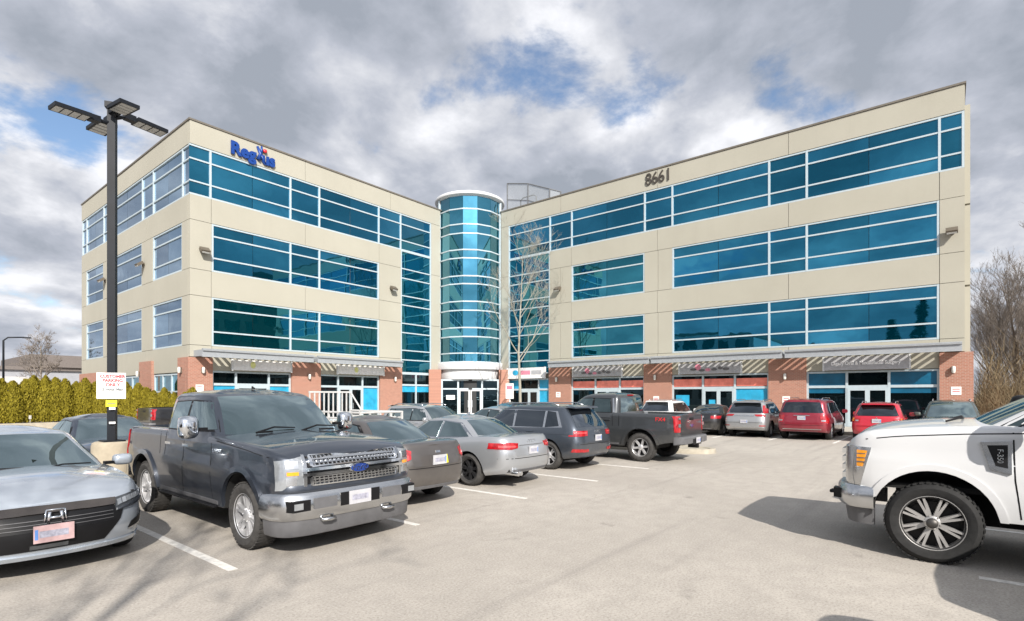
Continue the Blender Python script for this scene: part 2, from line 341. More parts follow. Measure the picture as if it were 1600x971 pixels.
def window(pl, avals, zvals, glass, split=True, ends=(1, 1), fw=0.055, butt=3.6):
    m = MB(); a0, a1, z0, z1 = avals[0], avals[-1], zvals[0], zvals[-1]
    for i, a in enumerate(avals):
        if i == 0 and not ends[0] or i == len(avals) - 1 and not ends[1]: continue
        lo, hi = (a, a + 0.1) if i == 0 else (a - 0.1, a) if i == len(avals) - 1 else (a - fw, a + fw)
        wbox(m, pl, lo, hi, z0, z1, 0.02, 0.14)
    for i, z in enumerate(zvals):
        lo, hi = (z, z + 0.09) if i == 0 else (z - 0.09, z) if i == len(zvals) - 1 else (z - 0.042, z + 0.042)
        wbox(m, pl, a0, a1, lo, hi, 0.035 if 0 < i < len(zvals) - 1 else 0.026, 0.135)
    w = m.build('window', 'window_frame', BLD, world=True, fix=False)
    for i in range(len(avals) - 1):
        b0, b1 = avals[i], avals[i + 1]; n = 2 if split and b1 - b0 > butt else 1
        for k in range(n):
            c0, c1 = b0 + (b1 - b0) * k / n, b0 + (b1 - b0) * (k + 1) / n
            for j in range(len(zvals) - 1): pane(pl, c0 + 0.012, c1 - 0.012, zvals[j] + 0.01, zvals[j + 1] - 0.01, glass, w)
    return w
Z4 = [13.17, 13.95, 15.2, 15.99]; Z3 = [9.01, 9.8, 11.05, 11.76]; Z2 = [4.72, 5.55, 6.85, 7.52]; ZR = 17.3
ZS = [3.62, 4.66, 5.4, 6.78, 7.5, 8.93, 9.65, 11.02, 11.76, 13.17]
# cores close the volume behind the panels
def core(x0, x1, y0, y1, z0, z1): MB().box(x0, x1, y0, y1, z0, z1).build('wall_core', 'joint', BLD, world=True)
core(SX + 0.2, 33.9, FY + 0.2, 54.45, 0.0, 17.05)
core(GX + 0.2, 53.8, -0.45, 34.0, 0.0, 17.05)
# parapet and coping
for a, b in ((SX, 19.14), (19.14, 26.12), (26.12, 31.31)): wpanel('F', a, b, 16.0, ZR)
for a, b in ((-0.68, 7.26), (7.26, 15.38), (15.38, 23.27), (23.27, 29.28)): wpanel('G', a, b, 16.0, ZR)
for a, b in ((33.18, 39.7), (39.7, 47.9), (47.9, 54.68)): wpanel('S', a, b, 16.0, ZR)
cop = MB(); cop.box(SX - 0.05, 31.5, FY - 0.05, FY + 0.4, ZR, ZR + 0.1); cop.box(SX - 0.05, SX + 0.4, FY + 0.4, 54.73, ZR, ZR + 0.1); cop.box(GX - 0.05, GX + 0.4, -0.73, 29.4, ZR, ZR + 0.1)
cop.box(GX + 0.4, 54, -0.73, -0.3, ZR, ZR + 0.1); cop.build('coping', 'coping', BLD, world=True, fix=False)
MB().box(SX + 0.4, 54, 33.4, 54.4, 17.06, 17.12).build('roof', 'roofing', BLD, world=True); MB().box(GX + 0.4, 54, -0.3, 33.38, 17.06, 17.12).build('roof', 'roofing', BLD, world=True)
# ribbon windows
window('F', [SX, 13.27, 18.13, 20.19, 25.08, 27.15, 30.31], Z4, 'glass_blue', ends=(0, 1))
window('G', [-0.66, 0.31, 6.31, 8.32, 14.34, 16.32, 22.29, 24.3, 28.5], Z4, 'glass_blue')
window('S', [FY + 0.13, 34.06, 38.7, 40.67, 46.95, 48.93, 53.39, 54.6], Z4, 'glass_grey', ends=(0, 1))
for zz in (Z3, Z2):
    window('F', [13.33, 18.13, 20.19, 25.08], zz, 'glass_blue' if zz is Z3 else 'glass_teal')
    window('G', [0.31, 6.31, 8.32, 14.34], zz, 'glass_blue'); window('G', [16.32, 22.29], zz, 'glass_teal')
    for a, b in ((34.06, 38.7), (40.67, 46.95), (48.93, 53.39)): window('S', [a, b], zz, 'glass_grey')
window('F', [27.15, 30.31], ZS, 'glass_teal'); window('G', [24.3, 28.5], ZS, 'glass_teal')
# spandrels and piers
for (z0, z1) in ((11.76, 13.17), (7.52, 9.01)):
    for a, b in ((SX, 13.3), (13.3, 19.14), (19.14, 25.08), (25.08, 27.15)): wpanel('F', a, b, z0, z1)
    for a, b in ((-0.68, 0.31), (0.31, 7.26), (7.26, 15.38), (15.38, 22.29), (22.29, 24.3)): wpanel('G', a, b, z0, z1)
    for a, b in ((33.18, 39.7), (39.7, 47.9), (47.9, 54.68)): wpanel('S', a, b, z0, z1)
for (z0, z1) in ((9.01, 11.76), (4.72, 7.52)):
    for a, b in ((SX, 13.33), (25.08, 27.15)): wpanel('F', a, b, z0, z1)
    for a, b in ((-0.68, 0.31), (14.34, 15.33), (15.33, 16.32), (22.29, 23.29), (23.29, 24.3)): wpanel('G', a, b, z0, z1)
    for a, b in ((33.18, 34.06), (38.7, 40.67), (46.95, 48.93), (53.39, 54.68)): wpanel('S', a, b, z0, z1)
for (z0, z1) in ((4.0, 7.6), (7.6, 11.8), (11.8, 16.0)):
    wpanel('F', 30.31, 31.31, z0, z1); wpanel('G', 28.5, 29.28, z0, z1)
# band over the ground floor
for a, b in ((SX, 13.33), (13.33, 19.14), (19.14, 25.08), (25.08, 27.15)): wpanel('F', a, b, 4.05 if a in (SX, 25.08) else 3.3, 4.72)
for a, b in ((-0.68, 0.31), (0.31, 7.26), (7.26, 15.38), (15.38, 22.29), (22.29, 24.3)): wpanel('G', a, b, 4.05 if a in (-0.68, 22.29) else 3.24, 4.72)
for a, b in ((33.18, 39.7), (39.7, 47.9), (47.9, 54.68)): wpanel('S', a, b, 3.2, 4.72)
# brick piers
def brick(pl, a0, a1, z1=4.02, d0=-0.14): wpanel(pl, a0, a1, 0.0, z1, d0, 0.16, 'brick_red', 'brick_pier', 0.0)
for a, b in ((SX - 0.14, 13.33), (18.13, 20.19), (25.08, 27.15)): brick('F', a, b)
for a, b in ((-1.0, 0.31), (6.31, 8.32), (14.34, 16.32), (22.29, 24.3)): brick('G', a, b)
for a, b, z in ((33.15, 34.3, 4.02), (38.5, 40.7, 4.02), (46.4, 54.75, 3.6)): brick('S', a, b, z)
# shallow pilasters on the far end wall, seen edge on
for i, (x0, x1) in enumerate(((36.5, 37.3), (40.5, 41.5), (45, 46), (49.5, 50.5))):
    for z0, z1 in ((4.1, 7.5), (7.6, 11.7), (11.8, 16.9)): MB().box(x0, x1, -0.92 - 0.07 * i, -0.44, z0, z1).build('pilaster', 'concrete_cream', BLD, world=True)
MB().box(GX + 0.2, 53.9, -0.68, -0.44, 4.06, 17.28).build('end_wall', 'concrete_cream', BLD, world=True)
MB().box(GX + 0.16, 53.9, -1.0, -0.44, 0.0, 4.02).build('end_wall', 'brick_red', BLD, world=True)

# storefronts
def storefront(pl, avals, door, ztop, mats_top, mats_low, low_split=None, zmid=2.42, name='shop_front'):
    m = MB(); a0, a1 = avals[0], avals[-1]
    for i, a in enumerate(avals):
        lo, hi = (a, a + 0.1) if i == 0 else (a - 0.1, a) if i == len(avals) - 1 else (a - 0.06, a + 0.06)
        wbox(m, pl, lo, hi, 0.14, ztop, 0.02, 0.16)
    wbox(m, pl, a0, a1, ztop - 0.1, ztop, 0.028, 0.155); wbox(m, pl, a0, a1, zmid - 0.07, zmid + 0.07, 0.03, 0.15); wbox(m, pl, a0, a1, 0.14, 0.32, 0.03, 0.15)
    w = m.build(name, 'window_frame', BLD, world=True, fix=False)
    for i in range(len(avals) - 1):
        b0, b1 = avals[i] + 0.02, avals[i + 1] - 0.02
        pane(pl, b0, b1, zmid, ztop, mats_top[i], w, 0.1, 0.002)
        if i == door:
            d = MB(); c = (b0 + b1) / 2
            for (p, q) in ((b0, b0 + 0.14), (c - 0.11, c + 0.11), (b1 - 0.14, b1)): wbox(d, pl, p, q, 0.15, zmid - 0.07, 0.0, 0.09)
            for (p, q) in ((0.15, 0.42), (zmid - 0.22, zmid - 0.07)): wbox(d, pl, b0 + 0.14, b1 - 0.14, p, q, 0.004, 0.088)
            dr = d.build('door', 'window_frame', BLD, world=True, fix=False)
            for (p, q) in ((b0 + 0.1, c - 0.1), (c + 0.1, b1 - 0.1)): pane(pl, p, q, 0.4, zmid - 0.2, 'glass_dark', dr, 0.05, 0.001)
            for sgn in (-1, 1):
                h = MB(); wbox(h, pl, c + sgn * 0.16 - 0.015, c + sgn * 0.16 + 0.015, 0.95, 1.35, -0.05, -0.02); h.build('handle', 'canopy_metal', dr, world=True)
        else:
            ml = mats_low[i]
            if isinstance(ml, tuple):
                zs = ml[1]; pane(pl, b0, b1, zs, zmid, ml[0], w, 0.1, 0.001); pane(pl, b0, b1, 0.3, zs, ml[2], w, 0.1, 0.001)
            else: pane(pl, b0, b1, 0.3, zmid, ml, w, 0.1, 0.001)
    return w
D, BL, NV, RD = 'glass_dark', 'film_blue', 'film_navy', 'film_red'
storefront('F', [13.33, 14.7, 16.7, 18.13], 1, 3.3, [D, D, D], [(BL, 1.9, D), D, (BL, 1.95, D)], zmid=2.52)
storefront('F', [20.19, 21.63, 23.64, 25.08], 1, 3.3, [D, D, D], [D, D, (BL, 0.6, D)], zmid=2.5)
storefront('F', [27.15, 28.7, 30.31], -1, 3.62, [D, D], [(BL, 2.15, D), (BL, 2.15, D)], zmid=2.7)
storefront('G', [0.31, 2.41, 4.33, 6.31], 1, 3.22, [NV, D, NV], [(NV, 2.0, D), D, (NV, 2.0, D)], zmid=2.36)
storefront('G', [8.32, 10.3, 12.29, 14.34], 1, 3.22, [D, D, D], [(BL, 1.0, D), D, (D, 1.2, D)], zmid=2.36)
storefront('G', [16.32, 18.23, 20.22, 22.29], 1, 3.22, [D, D, D], [D, D, D], zmid=2.36)
storefront('G', [24.3, 25.4, 27.3, 28.5], 1, 3.22, [BL, D, BL], [BL, D, D], zmid=2.36)
for a0, a1, pl in ((34.3, 38.5, 'S'), (40.7, 46.4, 'S')):
    window(pl, [a0, a0 + (a1 - a0) / 3, a0 + (a1 - a0) * 2 / 3, a1], [0.5, 2.1, 3.15], 'glass_teal', split=False)
wpanel('S', 34.3, 38.5, 0.0, 0.5, 0.0, 0.2, 'brick_red', 'brick_pier', 0.0); wpanel('S', 40.7, 46.4, 0.0, 0.5, 0.0, 0.2, 'brick_red', 'brick_pier', 0.0)
# red film bands across the shop windows
for ys in ([8.38, 10.22, 10.38, 12.21, 12.37, 14.26], [16.38, 18.15, 18.31, 20.14, 20.3, 22.21]):
    for i in range(0, 6, 2):
        m = MB(); wbox(m, 'G', ys[i], ys[i + 1], 2.46, 2.94, 0.085, 0.097); m.build('window_film', 'film_red', BLD, world=True)
for y0, y1, z0, z1 in ((8.5, 9.3, 1.3, 2.1), (13.2, 14.1, 1.2, 1.9), (11.5, 11.9, 1.0, 1.6)):
    m = MB(); wbox(m, 'G', y0, y1, z0, z1, 0.085, 0.096) if y0 != 11.5 else wbox(m, 'G', y0, y1, z0, z1, 0.034, 0.046); m.build('window_film', 'film_blue', BLD, world=True)

# louvred canopies
SLAT = MB().box(-0.10, 0.10, -0.55, 0.55, -0.025, 0.025).mesh('slat'); SLAT.materials.append(MATS['canopy_slat'])
def canopy(pl, a0, a1, dep=1.25):
    def pt(a, d, z): return (a, FY - d, z) if pl == 'F' else (GX - d, a, z)
    prof = [(dep - 0.14, 4.0), (dep, 4.0), (dep, 4.03), (dep - 0.03, 4.04), (dep - 0.03, 4.31), (dep + 0.06, 4.33), (dep + 0.07, 4.42), (dep + 0.02, 4.455), (dep - 0.14, 4.46)]
    c = MB().prism([pt(a0, d, z) for d, z in prof], Vector(pt(a1, 0, 0)) - Vector(pt(a0, 0, 0))).build('canopy_beam', 'canopy_metal', BLD, 35, world=True)
    for a in (a0 + 0.06, a1 - 0.06):
        m = MB(); vs = pt(a - 0.05, dep - 0.16, 4.05), pt(a + 0.05, 0.0, 4.4)
        m.box(min(vs[0][0], vs[1][0]), max(vs[0][0], vs[1][0]), min(vs[0][1], vs[1][1]), max(vs[0][1], vs[1][1]), 4.05, 4.4).build('end_arm', 'canopy_metal', c, world=True)
    n = int((a1 - a0 - 0.3) / 0.42)
    for i in range(n + 1):
        s = obj('slat', SLAT, None, c); a = a0 + 0.2 + (a1 - a0 - 0.4) * i / n; p = pt(a, 0.54, 4.26)
        s.location = Vector(p) - BLD.location
        if pl == 'G': s.rotation_euler = (0, 0, pi / 2)
    return c
canopy('F', 12.35, 19.02); canopy('F', 19.3, 26.3); canopy('G', -0.55, 7.2); canopy('G', 7.34, 15.3); canopy('G', 15.44, 23.6)

# stair tower
TC, TR = (34.0, 32.1), 2.72
ang0 = atan2(-TC[1], -TC[0]) + radians(0.5); FA = radians(25.4)
def tp(a, r, z): return (TC[0] + r * cos(a), TC[1] + r * sin(a), z)
TZ = [4.62, 5.33, 6.68, 7.41, 8.82, 9.55, 10.98, 11.63, 13.08, 13.76, 15.1, 15.85, 17.1, 18.2]
angs = [ang0 + FA * (i - 3.5) for i in range(8)]
tw = MB().tube([tp(angs[0], TR + 0.02, 4.6), tp(angs[0], TR + 0.02, 18.2)], 0.07, 8).build('tower_window', 'window_frame', BLD, world=True)
for z in TZ:
    h = 0.05; rings = [[tp(a, TR + dr, z + dz) for a in angs] for dr, dz in ((0.05, -h), (0.05, h), (-0.05, h), (-0.05, -h))]; n = len(angs)
    MB().add([p for q in rings for p in q], [(k * n + i, k * n + i + 1, ((k + 1) % 4) * n + i + 1, ((k + 1) % 4) * n + i) for k in range(4) for i in range(n - 1)]).build('transom', 'window_frame', tw, world=True)
for i in range(7):
    for j in range(len(TZ) - 1):
        da, dz = JIT.gauss(0, 0.006), JIT.gauss(0, 0.004); a, b = angs[i] + 0.004, angs[i + 1] - 0.004
        o = [tp(a, TR + da, TZ[j] + 0.01), tp(b, TR - da, TZ[j] + 0.01), tp(b, TR - da + dz, TZ[j + 1] - 0.01), tp(a, TR + da + dz, TZ[j + 1] - 0.01)]
        n = [tp(a, TR - 0.03, TZ[j] + 0.01), tp(b, TR - 0.03, TZ[j] + 0.01), tp(b, TR - 0.03, TZ[j + 1] - 0.01), tp(a, TR - 0.03, TZ[j + 1] - 0.01)]
        MB().add(o + n, [(0, 1, 2, 3), (4, 7, 6, 5), (0, 4, 5, 1), (1, 5, 6, 2), (2, 6, 7, 3), (3, 7, 4, 0)]).build('pane', 'glass_tower', tw, world=True)
for a in (angs[1] - 0.05, angs[6] + 0.05):
    MB().tube([tp(a, TR + 0.06, 4.6), tp(a, TR + 0.06, 18.2)], 0.11, 8).build('tower_post', 'window_frame', BLD, world=True)
MB().lathe([(0, 18.2), (TR + 0.05, 18.2), (TR + 0.26, 18.27), (TR + 0.29, 18.36), (TR + 0.24, 18.48), (TR + 0.08, 18.56), (TR - 0.6, 18.66), (0, 18.72)], 48, (TC[0], TC[1], 0)).build('tower_cap', 'white_panel', BLD, 50, world=True)
MB().lathe([(TR - 0.4, 0.1), (TR - 0.4, 18.2)], 32, (TC[0], TC[1], 0)).build('tower_core', 'interior_dark', BLD, True, world=True)
# entrance drum
MB().lathe([(TR - 0.3, 4.02), (TR + 0.34, 4.02), (TR + 0.36, 4.06), (TR + 0.36, 4.56), (TR + 0.3, 4.6), (0.5, 4.62)], 48, (TC[0], TC[1], 0)).build('entrance_fascia', 'white_panel', BLD, 40, world=True)
MB().lathe([(TR - 0.35, 3.2), (TR + 0.08, 3.2), (TR + 0.1, 3.24), (TR + 0.1, 4.02)], 48, (TC[0], TC[1], 0)).build('entrance_fascia', 'white_panel', BLD, 40, world=True)
def entrance():
    dirc = Vector((-cos(ang0 + pi), -sin(ang0 + pi), 0)); out = Vector((cos(ang0), sin(ang0), 0)); side = Vector((-out.y, out.x, 0)); c0 = Vector((TC[0], TC[1], 0)) + out * 2.25
    def bx(m, s0, s1, z0, z1, d0, d1): return m.obox(c0 + side * (s0 + s1) / 2 + out * (d0 + d1) / 2 + Vector((0, 0, (z0 + z1) / 2)), side * (s1 - s0) / 2, out * (d1 - d0) / 2, Vector((0, 0, (z1 - z0) / 2)))
    m = MB()
    for s in (-2.3, -0.98, 0.98, 2.3): bx(m, s - 0.07, s + 0.07, 0.14, 3.2, -0.05, 0.06)
    for z in (0.2, 2.42, 3.14): bx(m, -2.3, 2.3, z - 0.06, z + 0.06, -0.045, 0.055)
    w = m.build('entrance_frame', 'window_frame', BLD, world=True, fix=False)
    for (s0, s1) in ((-2.25, -1.0), (-0.95, 0.95), (1.0, 2.25)): bx(MB(), s0, s1, 2.45, 3.12, -0.02, 0.0).build('pane', 'glass_dark', w, world=True)
    for (s0, s1) in ((-2.25, -1.0), (1.0, 2.25)): bx(MB(), s0, s1, 0.24, 2.4, -0.02, 0.0).build('pane', 'glass_dark', w, world=True)
    for sg in (-1, 1):
        m = MB(); a, b = sorted((sg * 0.03, sg * 0.9))
        bx(m, a, a + 0.1, 0.16, 2.34, -0.04, 0.07); bx(m, b - 0.1, b, 0.16, 2.34, -0.04, 0.07); bx(m, a, b, 0.16, 0.42, -0.035, 0.066); bx(m, a, b, 2.24, 2.34, -0.035, 0.066)
        dr = m.build('door', 'white_panel', BLD, world=True, fix=False)
        bx(MB(), a + 0.08, b - 0.08, 0.4, 2.26, -0.01, 0.01).build('pane', 'glass_dark', dr, world=True)
        bx(MB(), sg * 0.17 - 0.02, sg * 0.17 + 0.02, 0.9, 1.5, 0.09, 0.13).build('handle', 'canopy_metal', dr, world=True)
    for s0 in (-1.95,): bx(MB(), s0, s0 + 0.7, 1.55, 1.9, 0.002, 0.012).build('window_film', 'sign_white', BLD, world=True)
    for s0, s1 in ((-3.35, -2.37), (2.37, 3.2)): bx(MB(), s0, s1, 0.0, 4.0, -0.9, 0.16).build('brick_pier', 'brick_red', BLD, world=True)
entrance()
# plant screen on the roof
def screen():
    r = empty('roof_screen', (38, 29, 17.1), 0, 'grey mesh plant screen on the roof behind the stair tower', 'screen')
    mm, nt, b = new_mat('wire_mesh'); pset(b, color=(0.3, 0.32, 0.33), rough=0.6)
    tr = nt.nodes.new('ShaderNodeBsdfTransparent'); mx = nt.nodes.new('ShaderNodeMixShader'); mx.inputs[0].default_value = 0.45
    nt.links.new(tr.outputs[0], mx.inputs[1]); nt.links.new(b.outputs[0], mx.inputs[2]); nt.links.new(mx.outputs[0], nt.nodes['Material Output'].inputs[0])
    mat('mesh_post', (0.16, 0.165, 0.17), 0.5, 0.4)
    pts = [(38.6, 31.7, 21.5), (38.6, 29.3, 20.9), (38.7, 27.0, 19.9), (39.4, 26.3, 19.7), (41.5, 30.5, 20.9)]
    for i, p in enumerate(pts[:4]):
        MB().tube([(p[0], p[1], 17.1), p], 0.06, 6).build('post', 'mesh_post', r, world=True)
    for p, q in zip(pts[:3], pts[1:4]):
        MB().tube([p, q], 0.045, 6).build('rail', 'mesh_post', r, world=True)
        MB().tube([(p[0], p[1], p[2] - 1.5), (q[0], q[1], q[2] - 1.5)], 0.035, 6).build('rail', 'mesh_post', r, world=True)
        MB().add([(p[0] + 0.05, p[1], 17.2), (q[0] + 0.05, q[1], 17.2), (q[0] + 0.05, q[1], q[2]), (p[0] + 0.05, p[1], p[2])], [(0, 1, 2, 3)]).build('mesh_panel', 'wire_mesh', r, world=True)
    MB().tube([(39.6, 30.9, 17.1), (39.6, 30.9, 20.0), (39.6, 30.6, 20.2), (39.6, 29.4, 20.2), (39.6, 29.1, 20.0), (39.6, 29.1, 17.1)], 0.06, 6).build('pipe_hoop', 'mesh_post', r, world=True)
screen()
def roof_unit():
    r = empty('rooftop_unit', (41.5, 29.5, 17.1), 0, 'grey air handling unit inside the roof mesh screen', 'rooftop unit')
    MB().box(40.5, 42.6, 28.0, 31.0, 17.12, 18.9).build('housing', 'canopy_metal', r, world=True)
    MB().lathe([(0.6, 18.9), (0.62, 19.05), (0.5, 19.1), (0, 19.1)], 20, (41.5, 29.5, 0)).build('fan_cowl', 'black_metal', r, True, world=True)
    for i in range(6): MB().box(40.46, 40.5, 28.2, 30.8, 17.4 + i * 0.22, 17.5 + i * 0.22).build('louvre', 'black_metal', r, world=True)
roof_unit()

# ------------------------------------------------------------------ signs on the building
def rot_for(pl, a, z, d):                              # text lying on a wall, reading left to right as seen from the lot
    if pl == 'F': return Matrix.Translation((a, FY + d, z)) @ Matrix.Rotation(pi / 2, 4, 'X')
    return Matrix.Translation((GX + d, a, z)) @ Matrix.Rotation(-pi / 2, 4, 'Z') @ Matrix.Rotation(pi / 2, 4, 'X')
g = empty('building_sign', (15.7, FY, 16.55), 0, 'blue raised letter sign with red dot below the left wing parapet', 'sign')
def loc_m(pl, a, z, d, root): return Matrix.Translation(-root.location) @ rot_for(pl, a, z, d)
place_text('letters', 'Reg', 1.02, 0.05, loc_m('F', 14.33, 16.50, -0.08, g), 'sign_blue', g, 'LEFT', 0.97, 0.045)
place_text('letters', 'us', 1.02, 0.05, loc_m('F', 16.2, 16.50, -0.08, g), 'sign_blue', g, 'LEFT', 0.92, 0.045)
m = MB()                                               # the leaping figure between the letters
for pts, rr in (([(15.98, 16.32), (16.12, 16.72), (15.92, 17.12)], (0.13, 0.11, 0.07)), ([(16.12, 16.72), (16.2, 17.0), (16.18, 17.2)], (0.1, 0.08, 0.05)), ([(16.1, 16.68), (16.3, 16.42), (16.42, 16.2)], (0.1, 0.09, 0.07))):
    m.tube([(a, FY - 0.09, z) for a, z in pts], list(rr), 8)
m.build('figure', 'sign_blue', g, True, world=True)
MB().lathe([(0, -0.07), (0.1, -0.06), (0.13, 0), (0.1, 0.06), (0, 0.07)], 14, (16.4, FY - 0.1, 16.98), 'y').build('dot', 'sign_red', g, True, world=True)
g = empty('street_number', (GX, 15.3, 16.7), 0, 'dark street number 8661 on the right wing parapet', 'number')
for i, ch in enumerate('8661'):
    place_text('digit', ch, 1.16, 0.03, loc_m('G', 16.0 - i * 0.47, 16.7, -0.05, g), 'digit_dark', g, 'CENTER', 0.86)
def shop_sign(pl, a0, a1, z0, z1, face, label, marks):
    c = (a0 + a1) / 2; r = empty('shop_sign', (c, FY - 0.4, z0) if pl == 'F' else (GX - 0.4, c, z0), 0, label, 'sign')
    def wb(a, b, p, q, d0, d1, nm, mt): mm = MB(); wbox(mm, pl, a, b, p, q, d0, d1); return mm.build(nm, mt, r, world=True)
    wb(a0, a1, z0, z1, -0.42, -0.30, 'board', face)
    for a in (a0, a1): wb(a - 0.04, a + 0.04, z0 - 0.03, z1 + 0.03, -0.44, -0.28, 'end_rail', 'white_panel')
    for a in (a0 + 0.3, a1 - 0.3): wb(a - 0.03, a + 0.03, (z0 + z1) / 2 - 0.04, (z0 + z1) / 2 + 0.04, -0.30, 0.0, 'bracket', 'canopy_metal')
    for k in marks:
        if k[0] == 'text': place_text('lettering', k[1], k[2], 0.006, loc_m(pl, k[3], k[4], -0.43, r), k[5], r, 'CENTER', k[6], 0.008)
        elif k[0] == 'blob':
            mm = MB(); n = 10; pts = [(k[1] + k[3] * cos(2 * pi * i / n), k[2] + k[4] * sin(2 * pi * i / n)) for i in range(n)]
            mm.prism([(a, FY - 0.422, z) if pl == 'F' else (GX - 0.422, a, z) for a, z in pts], (0, -0.012, 0) if pl == 'F' else (-0.012, 0, 0)); mm.build('logo_mark', k[5], r, world=True)
        else: wb(k[1], k[2], k[3], k[4], -0.43, -0.419, 'print_band', k[5])
    return r
shop_sign('F', 14.3, 17.95, 3.36, 3.98, 'sign_grey_light', 'pale shop sign with yellow mark, over the doors nearest the building corner', [('blob', 15.5, 3.7, 0.16, 0.2, 'yellow_mark'), ('band', 16.0, 17.6, 3.5, 3.86, 'awning_text')])
shop_sign('F', 21.3, 25.2, 3.36, 3.98, 'sign_grey_light', 'pale shop sign with yellow mark, over the doors nearest the stair tower', [('blob', 22.8, 3.68, 0.16, 0.2, 'yellow_mark'), ('band', 23.2, 24.7, 3.5, 3.84, 'awning_text')])
shop_sign('G', 1.5, 5.4, 3.26, 3.98, 'sign_grey', 'grey shop sign lettered in white above the navy tinted shop front', [('text', 'Legacy Oral & Maxillofacial Surgery', 0.255, 3.45, 3.62, 'light_text', 0.86)])
def blurred(a): return [('blob', a + 0.65, 3.68, 0.2, 0.2, 'pink_mark'), ('blob', a + 0.02, 3.5, 0.17, 0.1, 'pink_mark'), ('blob', a + 0.95, 3.54, 0.22, 0.08, 'dark_text'), ('blob', a + 0.4, 3.48, 0.2, 0.08, 'dark_text'), ('blob', a - 0.38, 3.52, 0.18, 0.09, 'dark_text'), ('blob', a - 0.75, 3.6, 0.16, 0.1, 'dark_text'), ('blob', a - 1.1, 3.53, 0.2, 0.09, 'dark_text')]
shop_sign('G', 9.8, 13.7, 3.26, 3.94, 'sign_grey', 'grey shop sign with pink mark above red striped windows, middle of the right wing', blurred(11.8))
shop_sign('G', 17.85, 21.9, 3.26, 3.98, 'sign_grey', 'grey shop sign with pink mark above red striped windows, towards the stair tower', blurred(20.0))
shop_sign('G', 24.5, 28.3, 3.24, 4.1, 'sign_grey_light', 'pale framed shop sign with cyan and pink marks beside the stair tower', [('blob', 27.4, 3.72, 0.3, 0.22, 'film_blue'), ('band', 25.9, 26.9, 3.55, 3.88, 'pink_mark'), ('band', 24.8, 25.8, 3.55, 3.88, 'sign_grey')])

def flood(pl, a, z, label):
    if pl == 'F': loc, nrm = (a, FY, z), Vector((0, -1, 0))
    else: loc, nrm = ((GX if pl == 'G' else SX), a, z), Vector((-1, 0, 0))
    r = empty('wall_floodlight', loc, 0, label, 'wall light', 'floodlights high on the walls'); t = Vector((nrm.y, -nrm.x, 0)); u = Vector((0, 0, 1))
    MB().obox(nrm * 0.05, t * 0.1, nrm * 0.05, u * 0.12).build('backplate', 'fixture_bronze', r)
    d = (nrm * 0.8 - u * 0.6).normalized(); e = (nrm * 0.6 + u * 0.8).normalized()
    MB().obox(nrm * 0.28 + u * 0.02, t * 0.24, d * 0.2, e * 0.09).build('housing', 'fixture_bronze', r)
    MB().obox(nrm * 0.28 + u * 0.02 + d * 0.2 - e * 0.05, t * 0.2, d * 0.02, e * 0.04).build('lens', 'lamp_lens', r)
for pl, a, z, l in (('F', 12.85, 10.07, 'bronze floodlight on the front pier at the left wing corner'), ('F', 26.24, 9.98, 'bronze floodlight on the left wing pier next to the tall stair glazing'),
                    ('G', 23.4, 10.08, 'bronze floodlight on the right wing pier behind the bare tree'), ('G', -0.17, 10.04, 'bronze floodlight near the far end of the right wing'),
                    ('S', 40.2, 10.26, 'bronze floodlight on the left side wall between windows, nearer the corner'), ('S', 48.3, 10.33, 'bronze floodlight on the left side wall, farther from the corner')): flood(pl, a, z, l)
def sconce(pl, a, z, label):
    if pl == 'F': loc, nrm = (a, FY - 0.14, z), Vector((0, -1, 0))
    else: loc, nrm = ((GX if pl == 'G' else SX) - 0.14, a, z), Vector((-1, 0, 0))
    r = empty('wall_sconce', loc, 0, label, 'wall light', 'sconces on the brick piers'); t = Vector((nrm.y, -nrm.x, 0)); u = Vector((0, 0, 1))
    MB().obox(nrm * 0.03, t * 0.07, nrm * 0.03, u * 0.16).build('backplate', 'fixture_bronze', r)
    m = MB(); m.tube([nrm * 0.13 - u * 0.17, nrm * 0.13 - u * 0.1, nrm * 0.13 + u * 0.12, nrm * 0.13 + u * 0.17], [0.06, 0.085, 0.085, 0.06], 10); m.build('shade', 'fixture_grey', r, 40)
for pl, a, z, l in (('F', 12.78, 3.3, 'pale sconce on the front of the corner brick pier'), ('S', 33.7, 3.3, 'pale sconce round the side of the corner brick pier'), ('F', 19.3, 3.12, 'pale sconce on the brick pier between the two left wing shops'),
                    ('F', 26.4, 3.12, 'pale sconce on the brick pier beside the tall left glazing'), ('G', -0.24, 3.15, 'pale sconce on the brick pier at the far end of the right wing'), ('G', 7.4, 2.98, 'pale sconce on the brick pier behind the dark red minivan'),
                    ('G', 15.45, 3.1, 'pale sconce on the brick pier between the red striped shops'), ('G', 23.5, 3.1, 'pale sconce on the brick pier behind the bare tree'), ('S', 40.6, 3.26, 'pale sconce on the brick pier of the left side wall')): sconce(pl, a, z, l)
def notice(pl, a, z, lab):
    loc = (a, FY - 0.14, z) if pl == 'F' else (GX - 0.14, a, z)
    r = empty('parking_notice', loc, 0, 'small white parking notice on the brick pier ' + lab, 'sign', 'notices on the brick piers')
    def nb(a0, a1, z0, z1, d0, d1, nm, mt):
        m = MB(); (m.box(a0, a1, -d1, -d0, z0, z1) if pl == 'F' else m.box(-d1, -d0, a0, a1, z0, z1)); m.build(nm, mt, r)
    nb(-0.2, 0.2, -0.2, 0.2, 0.0, 0.02, 'plate', 'sign_white')
    for k in range(2): nb(-0.14, 0.14, 0.06 - 0.12 * k, 0.1 - 0.12 * k, 0.0205, 0.024, 'print_band', 'text_red')
